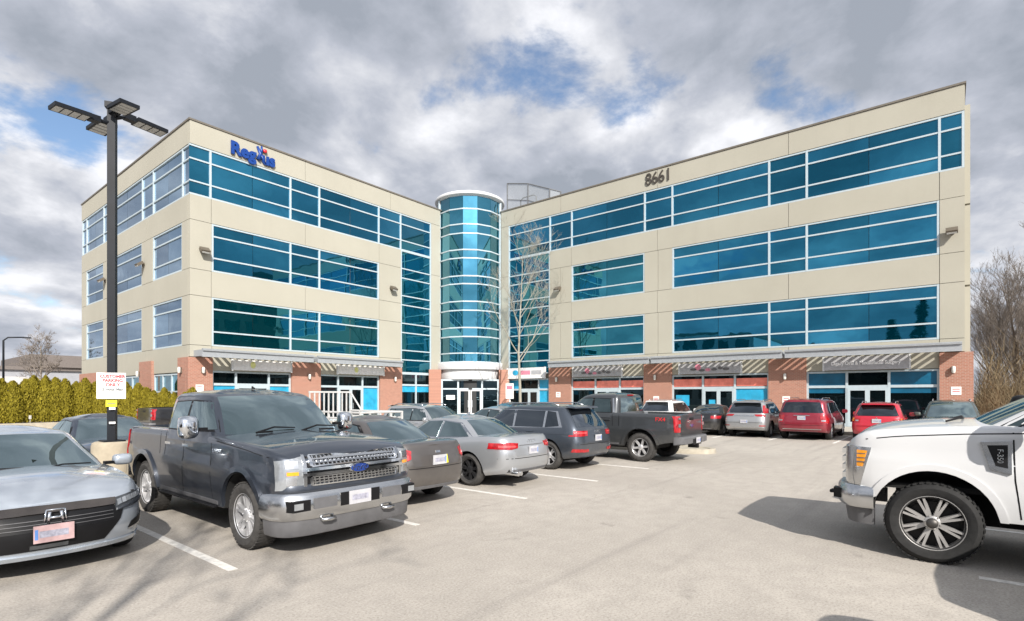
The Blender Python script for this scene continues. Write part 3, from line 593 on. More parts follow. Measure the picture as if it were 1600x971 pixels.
for pl, a, z, lab in (('F', 12.62, 2.28, 'at the left wing corner'), ('G', 23.4, 1.94, 'behind the bare tree'), ('G', 15.4, 1.62, 'between the red striped shops'), ('G', 7.35, 1.62, 'behind the dark red minivan'), ('G', -0.34, 2.1, 'at the far end of the right wing')): notice(pl, a, z, lab)
# ------------------------------------------------------------------ vehicles
paint('paint_accord', (0.40, 0.44, 0.49), 0.45, 0.26, dirt=0.01); paint('paint_graphite', (0.040, 0.048, 0.064), 0.5, 0.3, dirt=0.02); paint('paint_grey', (0.115, 0.105, 0.10), 0.6, 0.36)
paint('paint_silver', (0.39, 0.405, 0.425), 0.6, 0.28, dirt=0.02); paint('paint_slate', (0.062, 0.075, 0.095), 0.6, 0.3); paint('paint_lead', (0.06, 0.065, 0.07), 0.5, 0.34)
paint('paint_white', (0.58, 0.585, 0.59), 0.0, 0.35, dirt=0.05); paint('paint_black', (0.012, 0.012, 0.014), 0.2, 0.3); paint('paint_maroon', (0.235, 0.012, 0.028), 0.35, 0.32, dirt=0.06)
paint('paint_red', (0.45, 0.012, 0.03), 0.1, 0.3, dirt=0.05); paint('paint_navy', (0.03, 0.04, 0.06), 0.5, 0.32); paint('paint_olive', (0.055, 0.06, 0.05), 0.3, 0.4); paint('paint_crv', (0.42, 0.43, 0.44), 0.7, 0.32)
mat('tyre', (0.013, 0.013, 0.013), 0.85, 0, 0.35, 18.0, 0.3); mat('tyre_dusty', (0.040, 0.038, 0.036), 0.9, 0, 0.35, 18.0, 0.3); mat('rim_silver', (0.68, 0.68, 0.69), 0.38, 0.7, 0.1); mat('rim_black', (0.03, 0.03, 0.032), 0.3, 0.4)
mat('rim_grey', (0.46, 0.45, 0.44), 0.4, 0.6); mat('chrome', (0.74, 0.76, 0.78), 0.09, 1.0, 0.03); mat('chrome_satin', (0.56, 0.57, 0.58), 0.24, 1.0, 0.06); mat('trim_black', (0.007, 0.007, 0.008), 0.45, 0, 0.2, spec=0.25)
mat('trim_grey', (0.10, 0.10, 0.105), 0.6, 0, 0.15); mat('under_dark', (0.008, 0.008, 0.008), 0.9); mat('lamp_red', (0.30, 0.006, 0.010), 0.12, 0.0, 0.45, 16.0, coat=1.0); mat('lamp_bright_red', (0.55, 0.06, 0.06), 0.15, 0, 0.2, 9.0, coat=1.0)
mat('lamp_clear', (0.34, 0.36, 0.38), 0.1, 0.5, 0.12, 20.0, coat=1.0); mat('lamp_amber', (0.80, 0.30, 0.01), 0.15, 0, 0.15, 20.0, coat=1.0); mat('lamp_smoke', (0.05, 0.055, 0.06), 0.1, 0.2, 0.2, 14.0, coat=1.0)
mat('plate_white', (0.42, 0.42, 0.44), 0.45, 0, 0.1, 9.0); mat('plate_pink', (0.44, 0.30, 0.30), 0.45, 0, 0.25, 7.0); mat('plate_ink', (0.30, 0.30, 0.36), 0.5, 0, 0.35, 25.0); mat('plate_blue', (0.10, 0.22, 0.52), 0.45); mat('badge_red', (0.62, 0.02, 0.02), 0.4); mat('badge_blue', (0.02, 0.05, 0.22), 0.2, 0.2, coat=1.0)
mat('visor_pale', (0.50, 0.58, 0.55), 0.7); mat('brake', (0.09, 0.085, 0.08), 0.5, 0.7); mat('grille_brown', (0.13, 0.115, 0.105), 0.2, 0.85)

def spl(pts, n):
    P = [Vector((p[0], p[1])) for p in pts]; out = []
    for i in range(len(P) - 1):
        p0 = P[i - 1] if i else P[0] * 2 - P[1]; p1, p2 = P[i], P[i + 1]; p3 = P[i + 2] if i + 2 < len(P) else P[-1] * 2 - P[-2]
        t0 = 0.0; t1 = t0 + max(1e-6, (p1 - p0).length ** 0.5); t2 = t1 + max(1e-6, (p2 - p1).length ** 0.5); t3 = t2 + max(1e-6, (p3 - p2).length ** 0.5)
        for k in range(24):
            t = t1 + (t2 - t1) * k / 24
            a1 = p0 * ((t1 - t) / (t1 - t0)) + p1 * ((t - t0) / (t1 - t0)); a2 = p1 * ((t2 - t) / (t2 - t1)) + p2 * ((t - t1) / (t2 - t1)); a3 = p2 * ((t3 - t) / (t3 - t2)) + p3 * ((t - t2) / (t3 - t2))
            b1 = a1 * ((t2 - t) / (t2 - t0)) + a2 * ((t - t0) / (t2 - t0)); b2 = a2 * ((t3 - t) / (t3 - t1)) + a3 * ((t - t1) / (t3 - t1))
            out.append(b1 * ((t2 - t) / (t2 - t1)) + b2 * ((t - t1) / (t2 - t1)))
    out.append(P[-1])
    return resamp(out, n) if n else out
def resamp(pts, n):
    P = [Vector(p) for p in pts]; s = [0.0]
    for a, b in zip(P, P[1:]): s.append(s[-1] + (b - a).length)
    out = []; j = 0
    for k in range(n):
        t = s[-1] * k / (n - 1)
        while j < len(P) - 2 and s[j + 1] < t: j += 1
        d = s[j + 1] - s[j]; out.append(P[j].lerp(P[j + 1], 0 if d < 1e-9 else (t - s[j]) / d))
    return out
def pch(pts):                                          # monotone cubic through (x, y) pairs
    pts = sorted(pts); X = [p[0] for p in pts]; Y = [p[1] for p in pts]; n = len(X)
    d = [(Y[i + 1] - Y[i]) / (X[i + 1] - X[i]) for i in range(n - 1)]
    m = [d[0]] + [0.0 if d[i - 1] * d[i] <= 0 else 2 * d[i - 1] * d[i] / (d[i - 1] + d[i]) for i in range(1, n - 1)] + [d[-1]]
    def f(x):
        if x <= X[0]: return Y[0]
        if x >= X[-1]: return Y[-1]
        i = 0
        while X[i + 1] < x: i += 1
        h = X[i + 1] - X[i]; t = (x - X[i]) / h
        return (2 * t ** 3 - 3 * t * t + 1) * Y[i] + (t ** 3 - 2 * t * t + t) * h * m[i] + (-2 * t ** 3 + 3 * t * t) * Y[i + 1] + (t ** 3 - t * t) * h * m[i + 1]
    return f
def sstep(x): x = max(0.0, min(1.0, x)); return x * x * (3 - 2 * x)

def body_shell(S):
    plan = spl(S['plan'], 0); plan = resamp(plan, 700); xs = [p.x for p in plan]
    nose, tail = max(xs), min(xs); W = max(p.y for p in plan)
    zt, zb, sec, dF, dR = pch(S['zt']), pch(S['zb']), pch(S['sec']), pch(S.get('dF', [(0, 0), (1, 0)])), pch(S.get('dR', [(0, 0), (1, 0)]))
    ar = S['arch']; step = S.get('step', 0.075); s = 0; cols = [plan[0]]; last = plan[0]; want = []
    for xa, za, R in ar:
        want += [xa + R * cos(pi * k / 16) for k in range(17)] + [xa + R + 0.012, xa - R - 0.012]
    bed = S.get('bed')
    if bed: want += [bed[0], bed[0] + 0.01, bed[1], bed[1] - 0.01]
    want = sorted(want, reverse=True)
    for a, b in zip(plan, plan[1:]):
        s += (b - a).length
        if b.y > 0.8 * W:
            hit = [w for w in want if b.x < w <= a.x]
            for w in hit: cols.append(a.lerp(b, (a.x - w) / max(1e-9, a.x - b.x))); s = 0
            if hit: continue
        if s >= step: cols.append(b); s = 0
    cols.append(plan[-1])
    T = S.get('rows', [0, 0.05, 0.12, 0.2, 0.28, 0.36, 0.44, 0.52, 0.6, 0.68, 0.75, 0.82, 0.88, 0.93, 0.965, 0.985, 1.0])
    nz, tz = S.get('nosez', 0.55), S.get('tailz', 0.45); crown = S.get('crown', 0.05); cr = pch(crown) if isinstance(crown, list) else (lambda x: crown)
    capf = [0.94, 0.82, 0.62, 0.4, 0.2, 0.0]; nr = len(T) + len(capf); cols3 = []
    for p in cols:
        wf, wr = sstep((p.x - (nose - nz)) / nz), sstep(((tail + tz) - p.x) / tz)
        b0, t0 = zb(p.x), zt(p.x); arch = -1
        for xa, za, R in ar:
            if abs(p.x - xa) <= R + 1e-6 and p.y > 0.7 * W: arch = za + sqrt(max(0, R * R - (p.x - xa) ** 2)); break
        c = []
        for t in T:
            z = b0 + (t0 - b0) * t; y = p.y * sec(t)
            if arch > z:
                tt = min(1, (arch - b0) / (t0 - b0)); z = arch; y = p.y * sec(tt); t = tt
            c.append(Vector((p.x + wf * dF(t) + wr * dR(t), y, z)))
        e = c[-1]; inbed = bed and bed[1] < p.x < bed[0]
        for f in capf:
            if inbed:
                yy = e.y * f if f < 0.9 else e.y - 0.07
                c.append(Vector((e.x, yy, e.z - (0 if f > 0.9 else 0.48))) if f != 0.82 else Vector((e.x, e.y - 0.075, e.z - 0.48)))
            else: c.append(Vector((e.x, e.y * f, e.z + cr(p.x) * (1 - f * f))))
        cols3.append(c)
    m = MB(); nc = len(cols3)
    for sg in (1, -1):
        m.add([(v.x, sg * v.y, v.z) for c in cols3 for v in c], [(i * nr + j, i * nr + j + 1, (i + 1) * nr + j + 1, (i + 1) * nr + j) for i in range(nc - 1) for j in range(nr - 1)])
    return m
def cabin_shell(S):
    C = S['cab']; xf, xr, hw, zz = pch(C['xf']), pch(C['xr']), pch(C['hw']), (lambda t: C['z0'] + (C['z1'] - C['z0']) * t)
    T = [0, 0.08, 0.18, 0.3, 0.42, 0.54, 0.66, 0.76, 0.84, 0.9, 0.94, 0.965, 0.985, 1.0]; capf = [0.93, 0.8, 0.6, 0.4, 0.2, 0.0]; crown = C.get('crown', 0.06)
    cf, cb = C.get('cf', 1.0), C.get('cb', 1.0); rings = []
    for t in T + capf:
        tt = t if len(rings) < len(T) else 1.0; f = 1.0 if len(rings) < len(T) else t
        a, b, h, z = xf(tt), xr(tt), hw(tt), zz(tt)
        k = 0.75 + 0.25 * (1 - tt); j = min(1.0, (a - b) / 1.9); e = (a - b)
        q = [(a, 0), (a - 0.025 * cf, 0.35 * h), (a - 0.085 * cf, 0.66 * h), (a - 0.19 * cf * k * j, 0.87 * h), (a - 0.36 * cf * k * j, 0.965 * h), (a - min(0.62, 0.36 * e), h), ((a + b) / 2, h * 1.0), (b + min(0.5, 0.3 * e), h), (b + 0.26 * cb * k * j, 0.965 * h), (b + 0.12 * cb * k * j, 0.88 * h), (b + 0.045 * cb, 0.66 * h), (b + 0.012 * cb, 0.35 * h), (b, 0)]
        pl = resamp(spl(q, 0), 64); rings.append([Vector((p.x, p.y, z)) for p in pl] if f == 1.0 else None)
    base = rings[len(T) - 1]; yb = max(p.y for p in base)
    for i, f in enumerate(capf):
        rr = []
        for p in base:
            xm = (xf(1.0) + xr(1.0)) / 2
            q = Vector((xm + (p.x - xm) * (f if f > 0 else 0.0), p.y * f, p.z + crown * (1 - f * f))); rr.append(q)
        rings[len(T) + i] = rr
    m = MB(); n = 64
    for sg in (1, -1):
        m.add([(v.x, sg * v.y, v.z) for r in rings for v in r], [(i * n + j, i * n + j + 1, (i + 1) * n + j + 1, (i + 1) * n + j) for i in range(len(rings) - 1) for j in range(n - 1)])
    return m
VIEW = {'L': ((0, 1, 0), lambda p: Vector((p[0], 6, p[1]))), 'R': ((0, -1, 0), lambda p: Vector((p[0], -6, p[1]))), 'F': ((1, 0, 0), lambda p: Vector((9, p[0], p[1]))), 'B': ((-1, 0, 0), lambda p: Vector((-9, p[0], p[1]))), 'T': ((0, 0, 1), lambda p: Vector((p[0], p[1], 6)))}
def patch(m, bv, view, up, lo, n=8, r=3, off=0.008, th=0.02, keep=False):
    out, org = VIEW[view]; out = Vector(out); U, L = (up, lo) if keep else (resamp(up, n), resamp(lo, n)); n = len(U); U = [Vector(p) for p in U]; L = [Vector(p) for p in L]
    G = []; last = None
    for j in range(r):
        for i in range(n):
            p = U[i].lerp(L[i], j / (r - 1)); h = bv.ray_cast(org(p), -out, 20)
            if h[0] is None:
                o = org(p); q = last[0] if last else o - out * 5
                if last:
                    c = o - out * (o - q).dot(out); h = bv.find_nearest(c)
                else: h = bv.find_nearest(o - out * 5)
            nn = h[1] if h[1].dot(out) >= 0 else -h[1]; last = (h[0], nn); G.append((h[0] + nn * off, h[0] - nn * (th - off)))
    N = r * n; fs = [(j * n + i, j * n + i + 1, (j + 1) * n + i + 1, (j + 1) * n + i) for j in range(r - 1) for i in range(n - 1)]
    bd = [i for i in range(n)] + [j * n + n - 1 for j in range(1, r)] + [(r - 1) * n + i for i in range(n - 2, -1, -1)] + [j * n for j in range(r - 2, 0, -1)]
    vs = [g[0] for g in G] + [G[i][1] for i in bd]; K = len(bd)
    fs += [(bd[k], bd[(k + 1) % K], N + (k + 1) % K, N + k) for k in range(K)]
    return m.add(vs, fs)
def mirror_pts(pts): return [(-p[0], p[1]) for p in pts]

WHEELS = {}
def wheel_meshes(key, r, w, rr, n, twin, rimmat, tyremat):
    if key in WHEELS: return WHEELS[key]
    h = w / 2; t = MB()
    t.lathe([(rr - 0.03, -h + 0.03), (rr + 0.005, -h + 0.01), (rr + 0.03, -h), (r - 0.06, -h - 0.006), (r - 0.025, -h + 0.015), (r - 0.006, -h + 0.045), (r, -h + 0.075), (r, h - 0.075), (r - 0.006, h - 0.045), (r - 0.025, h - 0.015), (r - 0.06, h + 0.006), (rr + 0.03, h), (rr + 0.005, h - 0.01), (rr - 0.03, h - 0.03)], 40, axis='y')
    if r > 0.38:                                      # tread blocks show on the trucks
        for k in range(44):
            a = 2 * pi * k / 44
            for sy in (-1, 1): t.obox((cos(a) * (r - 0.004), sy * (h - 0.065), sin(a) * (r - 0.004)), (-sin(a) * 0.016, 0, cos(a) * 0.016), (0, 0.045, 0), (cos(a) * 0.007, 0, sin(a) * 0.007))
    tm = t.mesh('wheel', 38); tm.materials.append(MATS[tyremat])
    m = MB(); yo = h - 0.025
    m.lathe([(rr - 0.035, yo - 0.12), (rr - 0.028, yo - 0.01), (rr - 0.012, yo + 0.008), (rr + 0.008, yo + 0.004), (rr + 0.008, yo - 0.02)], 40, axis='y')
    m.lathe([(0.0, yo - 0.012), (0.055, yo - 0.012), (0.075, yo - 0.025), (0.082, yo - 0.06)], 20, axis='y')
    for k in range(n):
        a = 2 * pi * k / n + 0.2
        subs = [(a - 0.13 * (6 / n), 0.34), (a + 0.13 * (6 / n), 0.34)] if twin else [(a, 1.0)]
        for aa, wd in subs:
            w0, w1 = (0.03 * wd * 2, 0.022 * 2 * wd) if twin else (rr * 1.35 / n * 0.55, rr * 2.2 / n * 0.36)
            c, s = cos(aa), sin(aa); c0, s0 = (cos(a), sin(a)) if twin else (c, s); vs = []
            tw = 0.032 if twin else 0
            for (rad, ww, yy) in ((0.06, w0, yo - 0.03), (rr * 0.55, (w0 + w1) / 2, yo - 0.022), (rr - 0.02, w1, yo - 0.014)):
                px, pz = c * rad, s * rad
                for q, dy in ((-1, -0.045), (-0.72, 0), (0.72, 0), (1, -0.045)): vs.append((px - s * ww * q, yy + dy, pz + c * ww * q))
            m.add(vs, [(i * 4 + j, i * 4 + j + 1, (i + 1) * 4 + j + 1, (i + 1) * 4 + j) for i in range(2) for j in range(3)])
    for k in range(6):
        a = 2 * pi * k / 6; m.lathe([(0.0, yo - 0.012), (0.009, yo - 0.012), (0.011, yo - 0.04)], 6, (cos(a) * 0.075 , 0, sin(a) * 0.075), 'y')
    rm = m.mesh('rim', 35); rm.materials.append(MATS[rimmat])
    b = MB().lathe([(0.0, yo - 0.10), (rr * 0.74, yo - 0.10), (rr * 0.74, yo - 0.125), (rr - 0.01, yo - 0.125)], 28, axis='y').mesh('brake_disc', 30); b.materials.append(MATS['trim_black'])
    WHEELS[key] = (tm, rm, b); return WHEELS[key]

class Car:
    def __init__(s, name, S, loc, heading, label, cat, paintm, group='parked vehicles in the lot', detail=2):
        s.S = S; s.p = paintm; s.root = empty(name, (loc[0], loc[1], 0), heading, label, cat, group)
        bm_ = body_shell(S); me = bm_.mesh('body', S.get('sharp', 32)); s.body = obj('body', me, paintm, s.root)
        s.bb = BVHTree.FromPolygons([v.co.copy() for v in me.vertices], [tuple(p.vertices) for p in me.polygons])
        if 'cab' in S:
            ce = cabin_shell(S).mesh('cabin', 30); s.cab = obj('cabin', ce, S.get('roofmat', paintm), s.root)
            s.cb = BVHTree.FromPolygons([v.co.copy() for v in ce.vertices], [tuple(p.vertices) for p in ce.polygons])
        s.nose = max(p[0] for p in S['plan']); s.tail = min(p[0] for p in S['plan']); s.W = max(p[1] for p in S['plan'])
        s.under(); s.wheels()
        if detail: s.glass()
    def panel(s, name, mt, bv, view, up, lo, n=8, r=3, off=0.008, th=0.02, parent=None, keep=False, smooth=40):
        m = MB(); patch(m, bv, view, up, lo, n, r, off, th, keep); return m.build(name, mt, parent or s.root, smooth)
    def pair(s, name, mt, bv, view, up, lo, n=8, r=3, off=0.008, th=0.02, parent=None, smooth=40, wrap=None):
        os = []
        for sg in (1, -1):
            m = MB(); u, l = (up, lo) if sg == 1 else (mirror_pts(up), mirror_pts(lo)); v = view
            if view in 'LR': u, l, v = up, lo, ('L' if sg == 1 else 'R')
            patch(m, bv, v, u, l, n, r, off, th)
            if wrap: patch(m, bv, 'L' if sg == 1 else 'R', wrap[0], wrap[1], 6, r, off, th)
            os.append(m.build(name, mt, parent or s.root, smooth))
        return os
    def side_seam(s, pts, w=0.007, bv=None):           # panel gap down the flank
        for v in 'LR':
            m = MB(); patch(m, bv or s.bb, v, [(x - w, z) for x, z in pts], [(x + w, z) for x, z in pts], 10, 2, 0.0015, 0.006); m.build('panel_gap', 'trim_black', s.root)
    def hood_gap(s, pts, w=0.005):
        s.pair('panel_gap', 'trim_black', s.bb, 'L', [(x, z + w) for x, z in pts], [(x, z - w) for x, z in pts], 12, 2, 0.0015, 0.006)
    def mk(s, name, mt, m, parent=None, smooth=False): return m.build(name, mt, parent or s.root, smooth)
    def under(s):
        S = s.S; zb = pch(S['zb']); m = MB(); iw = s.W - S['tw'] - 0.06
        m.box(S['arch'][1][0] - 0.25, s.nose - 0.5, -iw + 0.1, iw - 0.1, S.get('clear', 0.24), 0.75); m.box(s.tail + 0.12, S['arch'][1][0], -iw - 0.02, iw + 0.02, max(S.get('clear', 0.24) + 0.12, S['zb'][0][1] + 0.03), 0.72)
        m.box(s.tail + 0.28, s.nose - 0.3, -s.W + 0.16, s.W - 0.16, 0.78 if S['tr'] > 0.36 else 0.70, 0.84 if S['tr'] > 0.36 else 0.76)
        x1, x0 = S['arch'][0][0] - S['arch'][0][2] - 0.02, S['arch'][1][0] + S['arch'][1][2] + 0.02
        m.box(x0, x1, -s.W + 0.14, s.W - 0.14, zb(0) - 0.02, 0.75)
        s.mk('underbody', 'under_dark', m)
        for xa, za, R in S['arch']:
            for sg in (1, -1):
                l = MB(); n = 14; vs = []
                for k in range(n + 1):
                    a = pi * k / n
                    for yy in (s.W - 0.035, s.W - S['tw'] - 0.12): vs.append((xa + (R + 0.004) * cos(a), sg * yy, za + (R + 0.004) * sin(a)))
                l.add(vs, [(2 * k, 2 * k + 1, 2 * k + 3, 2 * k + 2) for k in range(n)]); s.mk('wheel_well', 'under_dark', l, None, True)
    def wheels(s):
        S = s.S; tm, rm, bd = wheel_meshes(S['wheel'][0], S['tr'], S['tw'], *S['wheel'][1:])
        for xa, za, R in S['arch'][:2]:
            for sg in (1, -1):
                w = obj('wheel', tm, None, s.root); w.location = (xa, sg * (s.W - S['tw'] / 2 - S.get('inset', 0.03)), S['tr'] - 0.004); w.rotation_euler = (0, random.uniform(0, 6.2), 0 if sg == 1 else pi)
                if xa > 0 and S.get('steer'): w.rotation_euler.z += S['steer']
                obj('rim', rm, None, w); obj('brake_disc', bd, None, w)
    def glass(s):
        C = s.S['cab']; g = s.S.get('glassmat', 'car_glass'); g2 = s.S.get('glassrear', g); zz = lambda t: C['z0'] + (C['z1'] - C['z0']) * t
        hw = pch(C['hw']); xf, xr = pch(C['xf']), pch(C['xr'])
        tb, tt = C.get('ws', (0.1, 0.9)); y0, y1 = hw(tb) * 0.87, hw(tt) * 0.84
        if tb is not None:
            up = [(-y1 + 2 * y1 * k / 10, zz(tt) + 0.02 * (1 - (k / 5 - 1) ** 2)) for k in range(11)]; lo = [(-y0 + 2 * y0 * k / 10, zz(tb) - 0.025 * (1 - (k / 5 - 1) ** 2)) for k in range(11)]
            s.panel('windshield', g, s.cb, 'F', up, lo, 15, 7, 0.006, 0.012)
        tb, tt = C.get('rs', (0.12, 0.88)); y0, y1 = hw(tb) * C.get('rw', (0.86, 0.8))[0], hw(tt) * C.get('rw', (0.86, 0.8))[1]
        up = [(-y1 + 2 * y1 * k / 10, zz(tt) + 0.015 * (1 - (k / 5 - 1) ** 2)) for k in range(11)]; lo = [(-y0, zz(tb)), (y0, zz(tb))]
        s.panel('rear_window', g2, s.cb, 'B', up, lo, 15, 6, 0.006, 0.012)
        for q in C['side']: s.pair('side_window', q[2] if len(q) > 2 else g, s.cb, 'L', q[0], q[1], 9, 4, 0.005, 0.012)
        if 'dlo' in C: s.pair('window_trim', C.get('dlomat', 'trim_black'), s.cb, 'L', C['dlo'][0], C['dlo'][1], 16, 4, 0.002, 0.012)
    def plate(s, view, y, z, w=0.3, h=0.155, mt='plate_white', off=0.02, parent=None):
        x = s.bb.ray_cast(VIEW[view][1]((y, z)), -Vector(VIEW[view][0]), 20)[0]
        sg = 1 if view == 'F' else -1; X = (x.x if x else (s.nose if sg > 0 else s.tail)) + sg * off
        p = MB().box(X - 0.008, X + 0.008, y - w / 2, y + w / 2, z - h / 2, z + h / 2).build('licence_plate', mt, parent or s.root)
        MB().box(X + sg * 0.008, X + sg * 0.0095, y - w * 0.36, y + w * 0.36, z - 0.035, z + 0.03).build('plate_print', 'plate_ink', p); MB().box(X + sg * 0.008, X + sg * 0.0092, y - w * 0.47, y - w * 0.39, z - 0.05, z + 0.05).build('plate_print', 'plate_blue', p)
        return p
    def mirrors(s, x, z, y, mt, size=(0.11, 0.12, 0.085), arm='trim_black'):
        for sg in (1, -1):
            m = MB(); a, b, c = size; rings = []
            for k, (f, dx) in enumerate(((0.55, 0.55), (0.9, 0.35), (1.0, 0.0), (1.0, -0.35), (0.93, -0.5))):
                rings.append([(x + dx * a, sg * (y + b * f * (abs(cos(t)) ** 0.6) * (1 if cos(t) > 0 else -1)), z + c * f * (abs(sin(t)) ** 0.6) * (1 if sin(t) > 0 else -1)) for t in [2 * pi * j / 16 for j in range(16)]])
            m.add([p for r in rings for p in r], [(i * 16 + j, i * 16 + (j + 1) % 16, (i + 1) * 16 + (j + 1) % 16, (i + 1) * 16 + j) for i in range(4) for j in range(16)] + [tuple(range(16)), tuple(range(64, 80))])
            o = m.build('door_mirror', mt, s.root, 50)
            MB().obox((x, sg * (y - size[1] - 0.03), z - 0.03), (0.035, 0, 0), (0, 0.07, 0), (0, 0, 0.02)).build('mirror_arm', arm, o)
    def handles(s, xs, z, mt):
        for x in xs: s.pair('door_handle', mt, s.bb, 'L', [(x - 0.1, z + 0.018), (x + 0.1, z + 0.018)], [(x - 0.1, z - 0.018), (x + 0.1, z - 0.018)], 6, 3, 0.035, 0.04)
def rect(y0, y1, z0, z1): return [(y0, z1), (y1, z1)], [(y0, z0), (y1, z0)]

# --- pickup family
def pickup_spec(wheel, tx=0.0, steer=0.0):
    D = dict(plan=[(2.60, 0), (2.595, 0.4), (2.56, 0.72), (2.46, 0.92), (2.25, 0.985), (1.67, 1.0), (0.5, 0.985), (-1.2, 0.985), (-2.2, 0.995), (-2.66, 0.985), (-2.745, 0.955), (-2.772, 0.88), (-2.78, 0.5), (-2.78, 0)],
        zt=[(-2.78, 1.32), (-2.5, 1.345), (-0.9, 1.36), (-0.5, 1.335), (0.55, 1.325), (0.9, 1.315), (1.7, 1.27), (2.3, 1.215), (2.5, 1.17), (2.6, 1.13)], zb=[(-2.78, 0.60), (-2.45, 0.56), (-2.0, 0.46), (-1.0, 0.42), (0.9, 0.42), (2.2, 0.5), (2.6, 0.52)],
        sec=[(0, 0.955), (0.08, 0.975), (0.3, 0.995), (0.52, 1.0), (0.62, 0.985), (0.8, 0.975), (0.93, 0.965), (0.98, 0.945), (1, 0.915)], dF=[(0, -0.04), (0.3, 0.0), (0.75, 0.0), (0.95, -0.03), (1, -0.07)], dR=[(0, 0.0), (0.9, 0.01), (1, 0.02)],
        arch=[(1.675, 0.43, 0.50), (-1.675, 0.43, 0.50)], tr=0.405, tw=0.28, wheel=wheel, clear=0.34, bed=(-1.0, -2.70), crown=[(-3, 0.02), (0.2, 0.03), (0.9, 0.06), (2.2, 0.065), (2.6, 0.03)], nosez=0.5, tailz=0.2, steer=steer,
        cab=dict(z0=1.22, z1=1.90, xf=[(0, 1.26), (0.12, 1.15), (0.85, 0.46), (0.95, 0.3), (1, 0.14)], xr=[(0, -1.0), (0.5, -0.98), (0.88, -0.93), (0.96, -0.88), (1, -0.76)], hw=[(0, 0.965), (0.15, 0.945), (0.5, 0.89), (0.85, 0.825), (0.94, 0.785), (0.98, 0.74), (1, 0.67)], crown=0.06, cf=1.25, cb=0.5,
            ws=(0.17, 0.9), rs=(0.2, 0.82), rw=(0.78, 0.8), side=[([(0.36, 1.755), (-0.10, 1.775)], [(0.72, 1.40), (-0.10, 1.375)]), ([(-0.17, 1.775), (-0.68, 1.755)], [(-0.17, 1.375), (-0.75, 1.375)])], dlo=([(0.38, 1.775), (0.0, 1.795), (-0.70, 1.775)], [(0.79, 1.37), (0.0, 1.355), (-0.78, 1.355)])))
    sh = lambda q: [(x + (tx if x < -2.3 else 0), y) for x, y in q]
    D['plan'], D['zt'], D['zb'] = sh(D['plan']), sh(D['zt']), sh(D['zb']); D['bed'] = (D['bed'][0], D['bed'][1] + tx); D['tx'] = tx
    return D
def flares(c, mt, w=0.075, off=0.028):
    for xa, za, R in c.S['arch']:
        n = 22; up = [(xa + (R + w) * cos(a), za + (R + w) * sin(a)) for a in [pi * 0.97 * k / (n - 1) + pi * 0.015 for k in range(n)]]; lo = [(xa + (R + 0.002) * cos(a), za + (R + 0.002) * sin(a)) for a in [pi * 0.97 * k / (n - 1) + pi * 0.015 for k in range(n)]]
        c.pair('arch_flare', mt, c.bb, 'L', up, lo, n, 4, off, off + 0.02)
def pickup_common(c, chrome_handles=True, fl='same'):
    c.side_seam([(0.78, 1.33), (0.80, 0.9), (0.86, 0.47)]); c.side_seam([(-0.13, 1.33), (-0.13, 0.47)]); c.side_seam([(-0.80, 1.33), (-0.82, 0.98)]); c.side_seam([(-1.015, 1.35), (-1.015, 0.98)]); tx = c.S['tx']
    c.handles((0.0, -0.64), 1.16, 'chrome' if chrome_handles else c.p); flares(c, c.p if fl == 'same' else fl)
    c.pair('running_board', 'trim_black', c.bb, 'L', [(0.95, 0.435), (-1.0, 0.435)], [(0.95, 0.40), (-1.0, 0.40)], 4, 2, 0.05, 0.2)
    c.pair('sill_strip', 'trim_grey', c.bb, 'L', [(0.98, 0.5), (-1.02, 0.5)], [(0.98, 0.45), (-1.02, 0.45)], 4, 2, 0.006, 0.02)
    # rear bumper and tail lamps
    m = MB(); prof = [(x + tx, z) for x, z in [(-2.66, 0.52), (-2.86, 0.52), (-2.93, 0.55), (-2.93, 0.70), (-2.9, 0.735), (-2.66, 0.735)]]
    pts = [(-0.98, 0.16), (-0.93, 0.04), (-0.8, 0.0), (-0.25, -0.015), (0.25, -0.015), (0.8, 0.0), (0.93, 0.04), (0.98, 0.16)]; vs = []
    for (y, dx) in pts: vs += [(x + (dx if x - tx < -2.7 else 0), y, z) for x, z in prof]
    k = len(prof); m.add(vs, [(i * k + j, i * k + (j + 1) % k, (i + 1) * k + (j + 1) % k, (i + 1) * k + j) for i in range(len(pts) - 1) for j in range(k)] + [tuple(range(k)), tuple(range(len(vs) - k, len(vs)))])
    rb = c.mk('rear_bumper', 'chrome_satin' if chrome_handles else 'trim_grey', m, None, 35); MB().box(-2.955 + tx, -2.9 + tx, -0.3, 0.3, 0.5, 0.66).build('step_pad', 'trim_black', rb)
    c.mk('tow_hitch', 'trim_black', MB().box(-2.98 + tx, -2.7 + tx, -0.05, 0.05, 0.4, 0.5))
    tl = c.pair('tail_lamp', 'lamp_red', c.bb, 'B', *[[(0.80, 1.29), (0.955, 1.29)], [(0.80, 0.86), (0.965, 0.86)]], n=5, r=6, off=0.014, wrap=([(-2.772 + tx, 1.29), (-2.64 + tx, 1.29)], [(-2.772 + tx, 0.86), (-2.68 + tx, 0.86)]))
    for i, sg in enumerate((1, -1)):
        x0 = -2.795 + tx
        MB().box(x0 - 0.008, x0 + 0.02, *sorted((sg * 0.83, sg * 0.92)), 1.0, 1.09).build('reverse_lens', 'lamp_clear', tl[i]); MB().box(x0 - 0.008, x0 + 0.02, *sorted((sg * 0.83, sg * 0.92)), 1.21, 1.26).build('reverse_lens', 'lamp_clear', tl[i])
    tg = c.panel('tailgate', c.p, c.bb, 'B', *rect(-0.77, 0.77, 0.80, 1.30), n=10, r=4, off=0.012, th=0.02)
    c.panel('tailgate_handle', 'trim_black', c.bb, 'B', *rect(-0.14, 0.14, 1.16, 1.24), n=4, r=3, off=0.02, parent=tg)

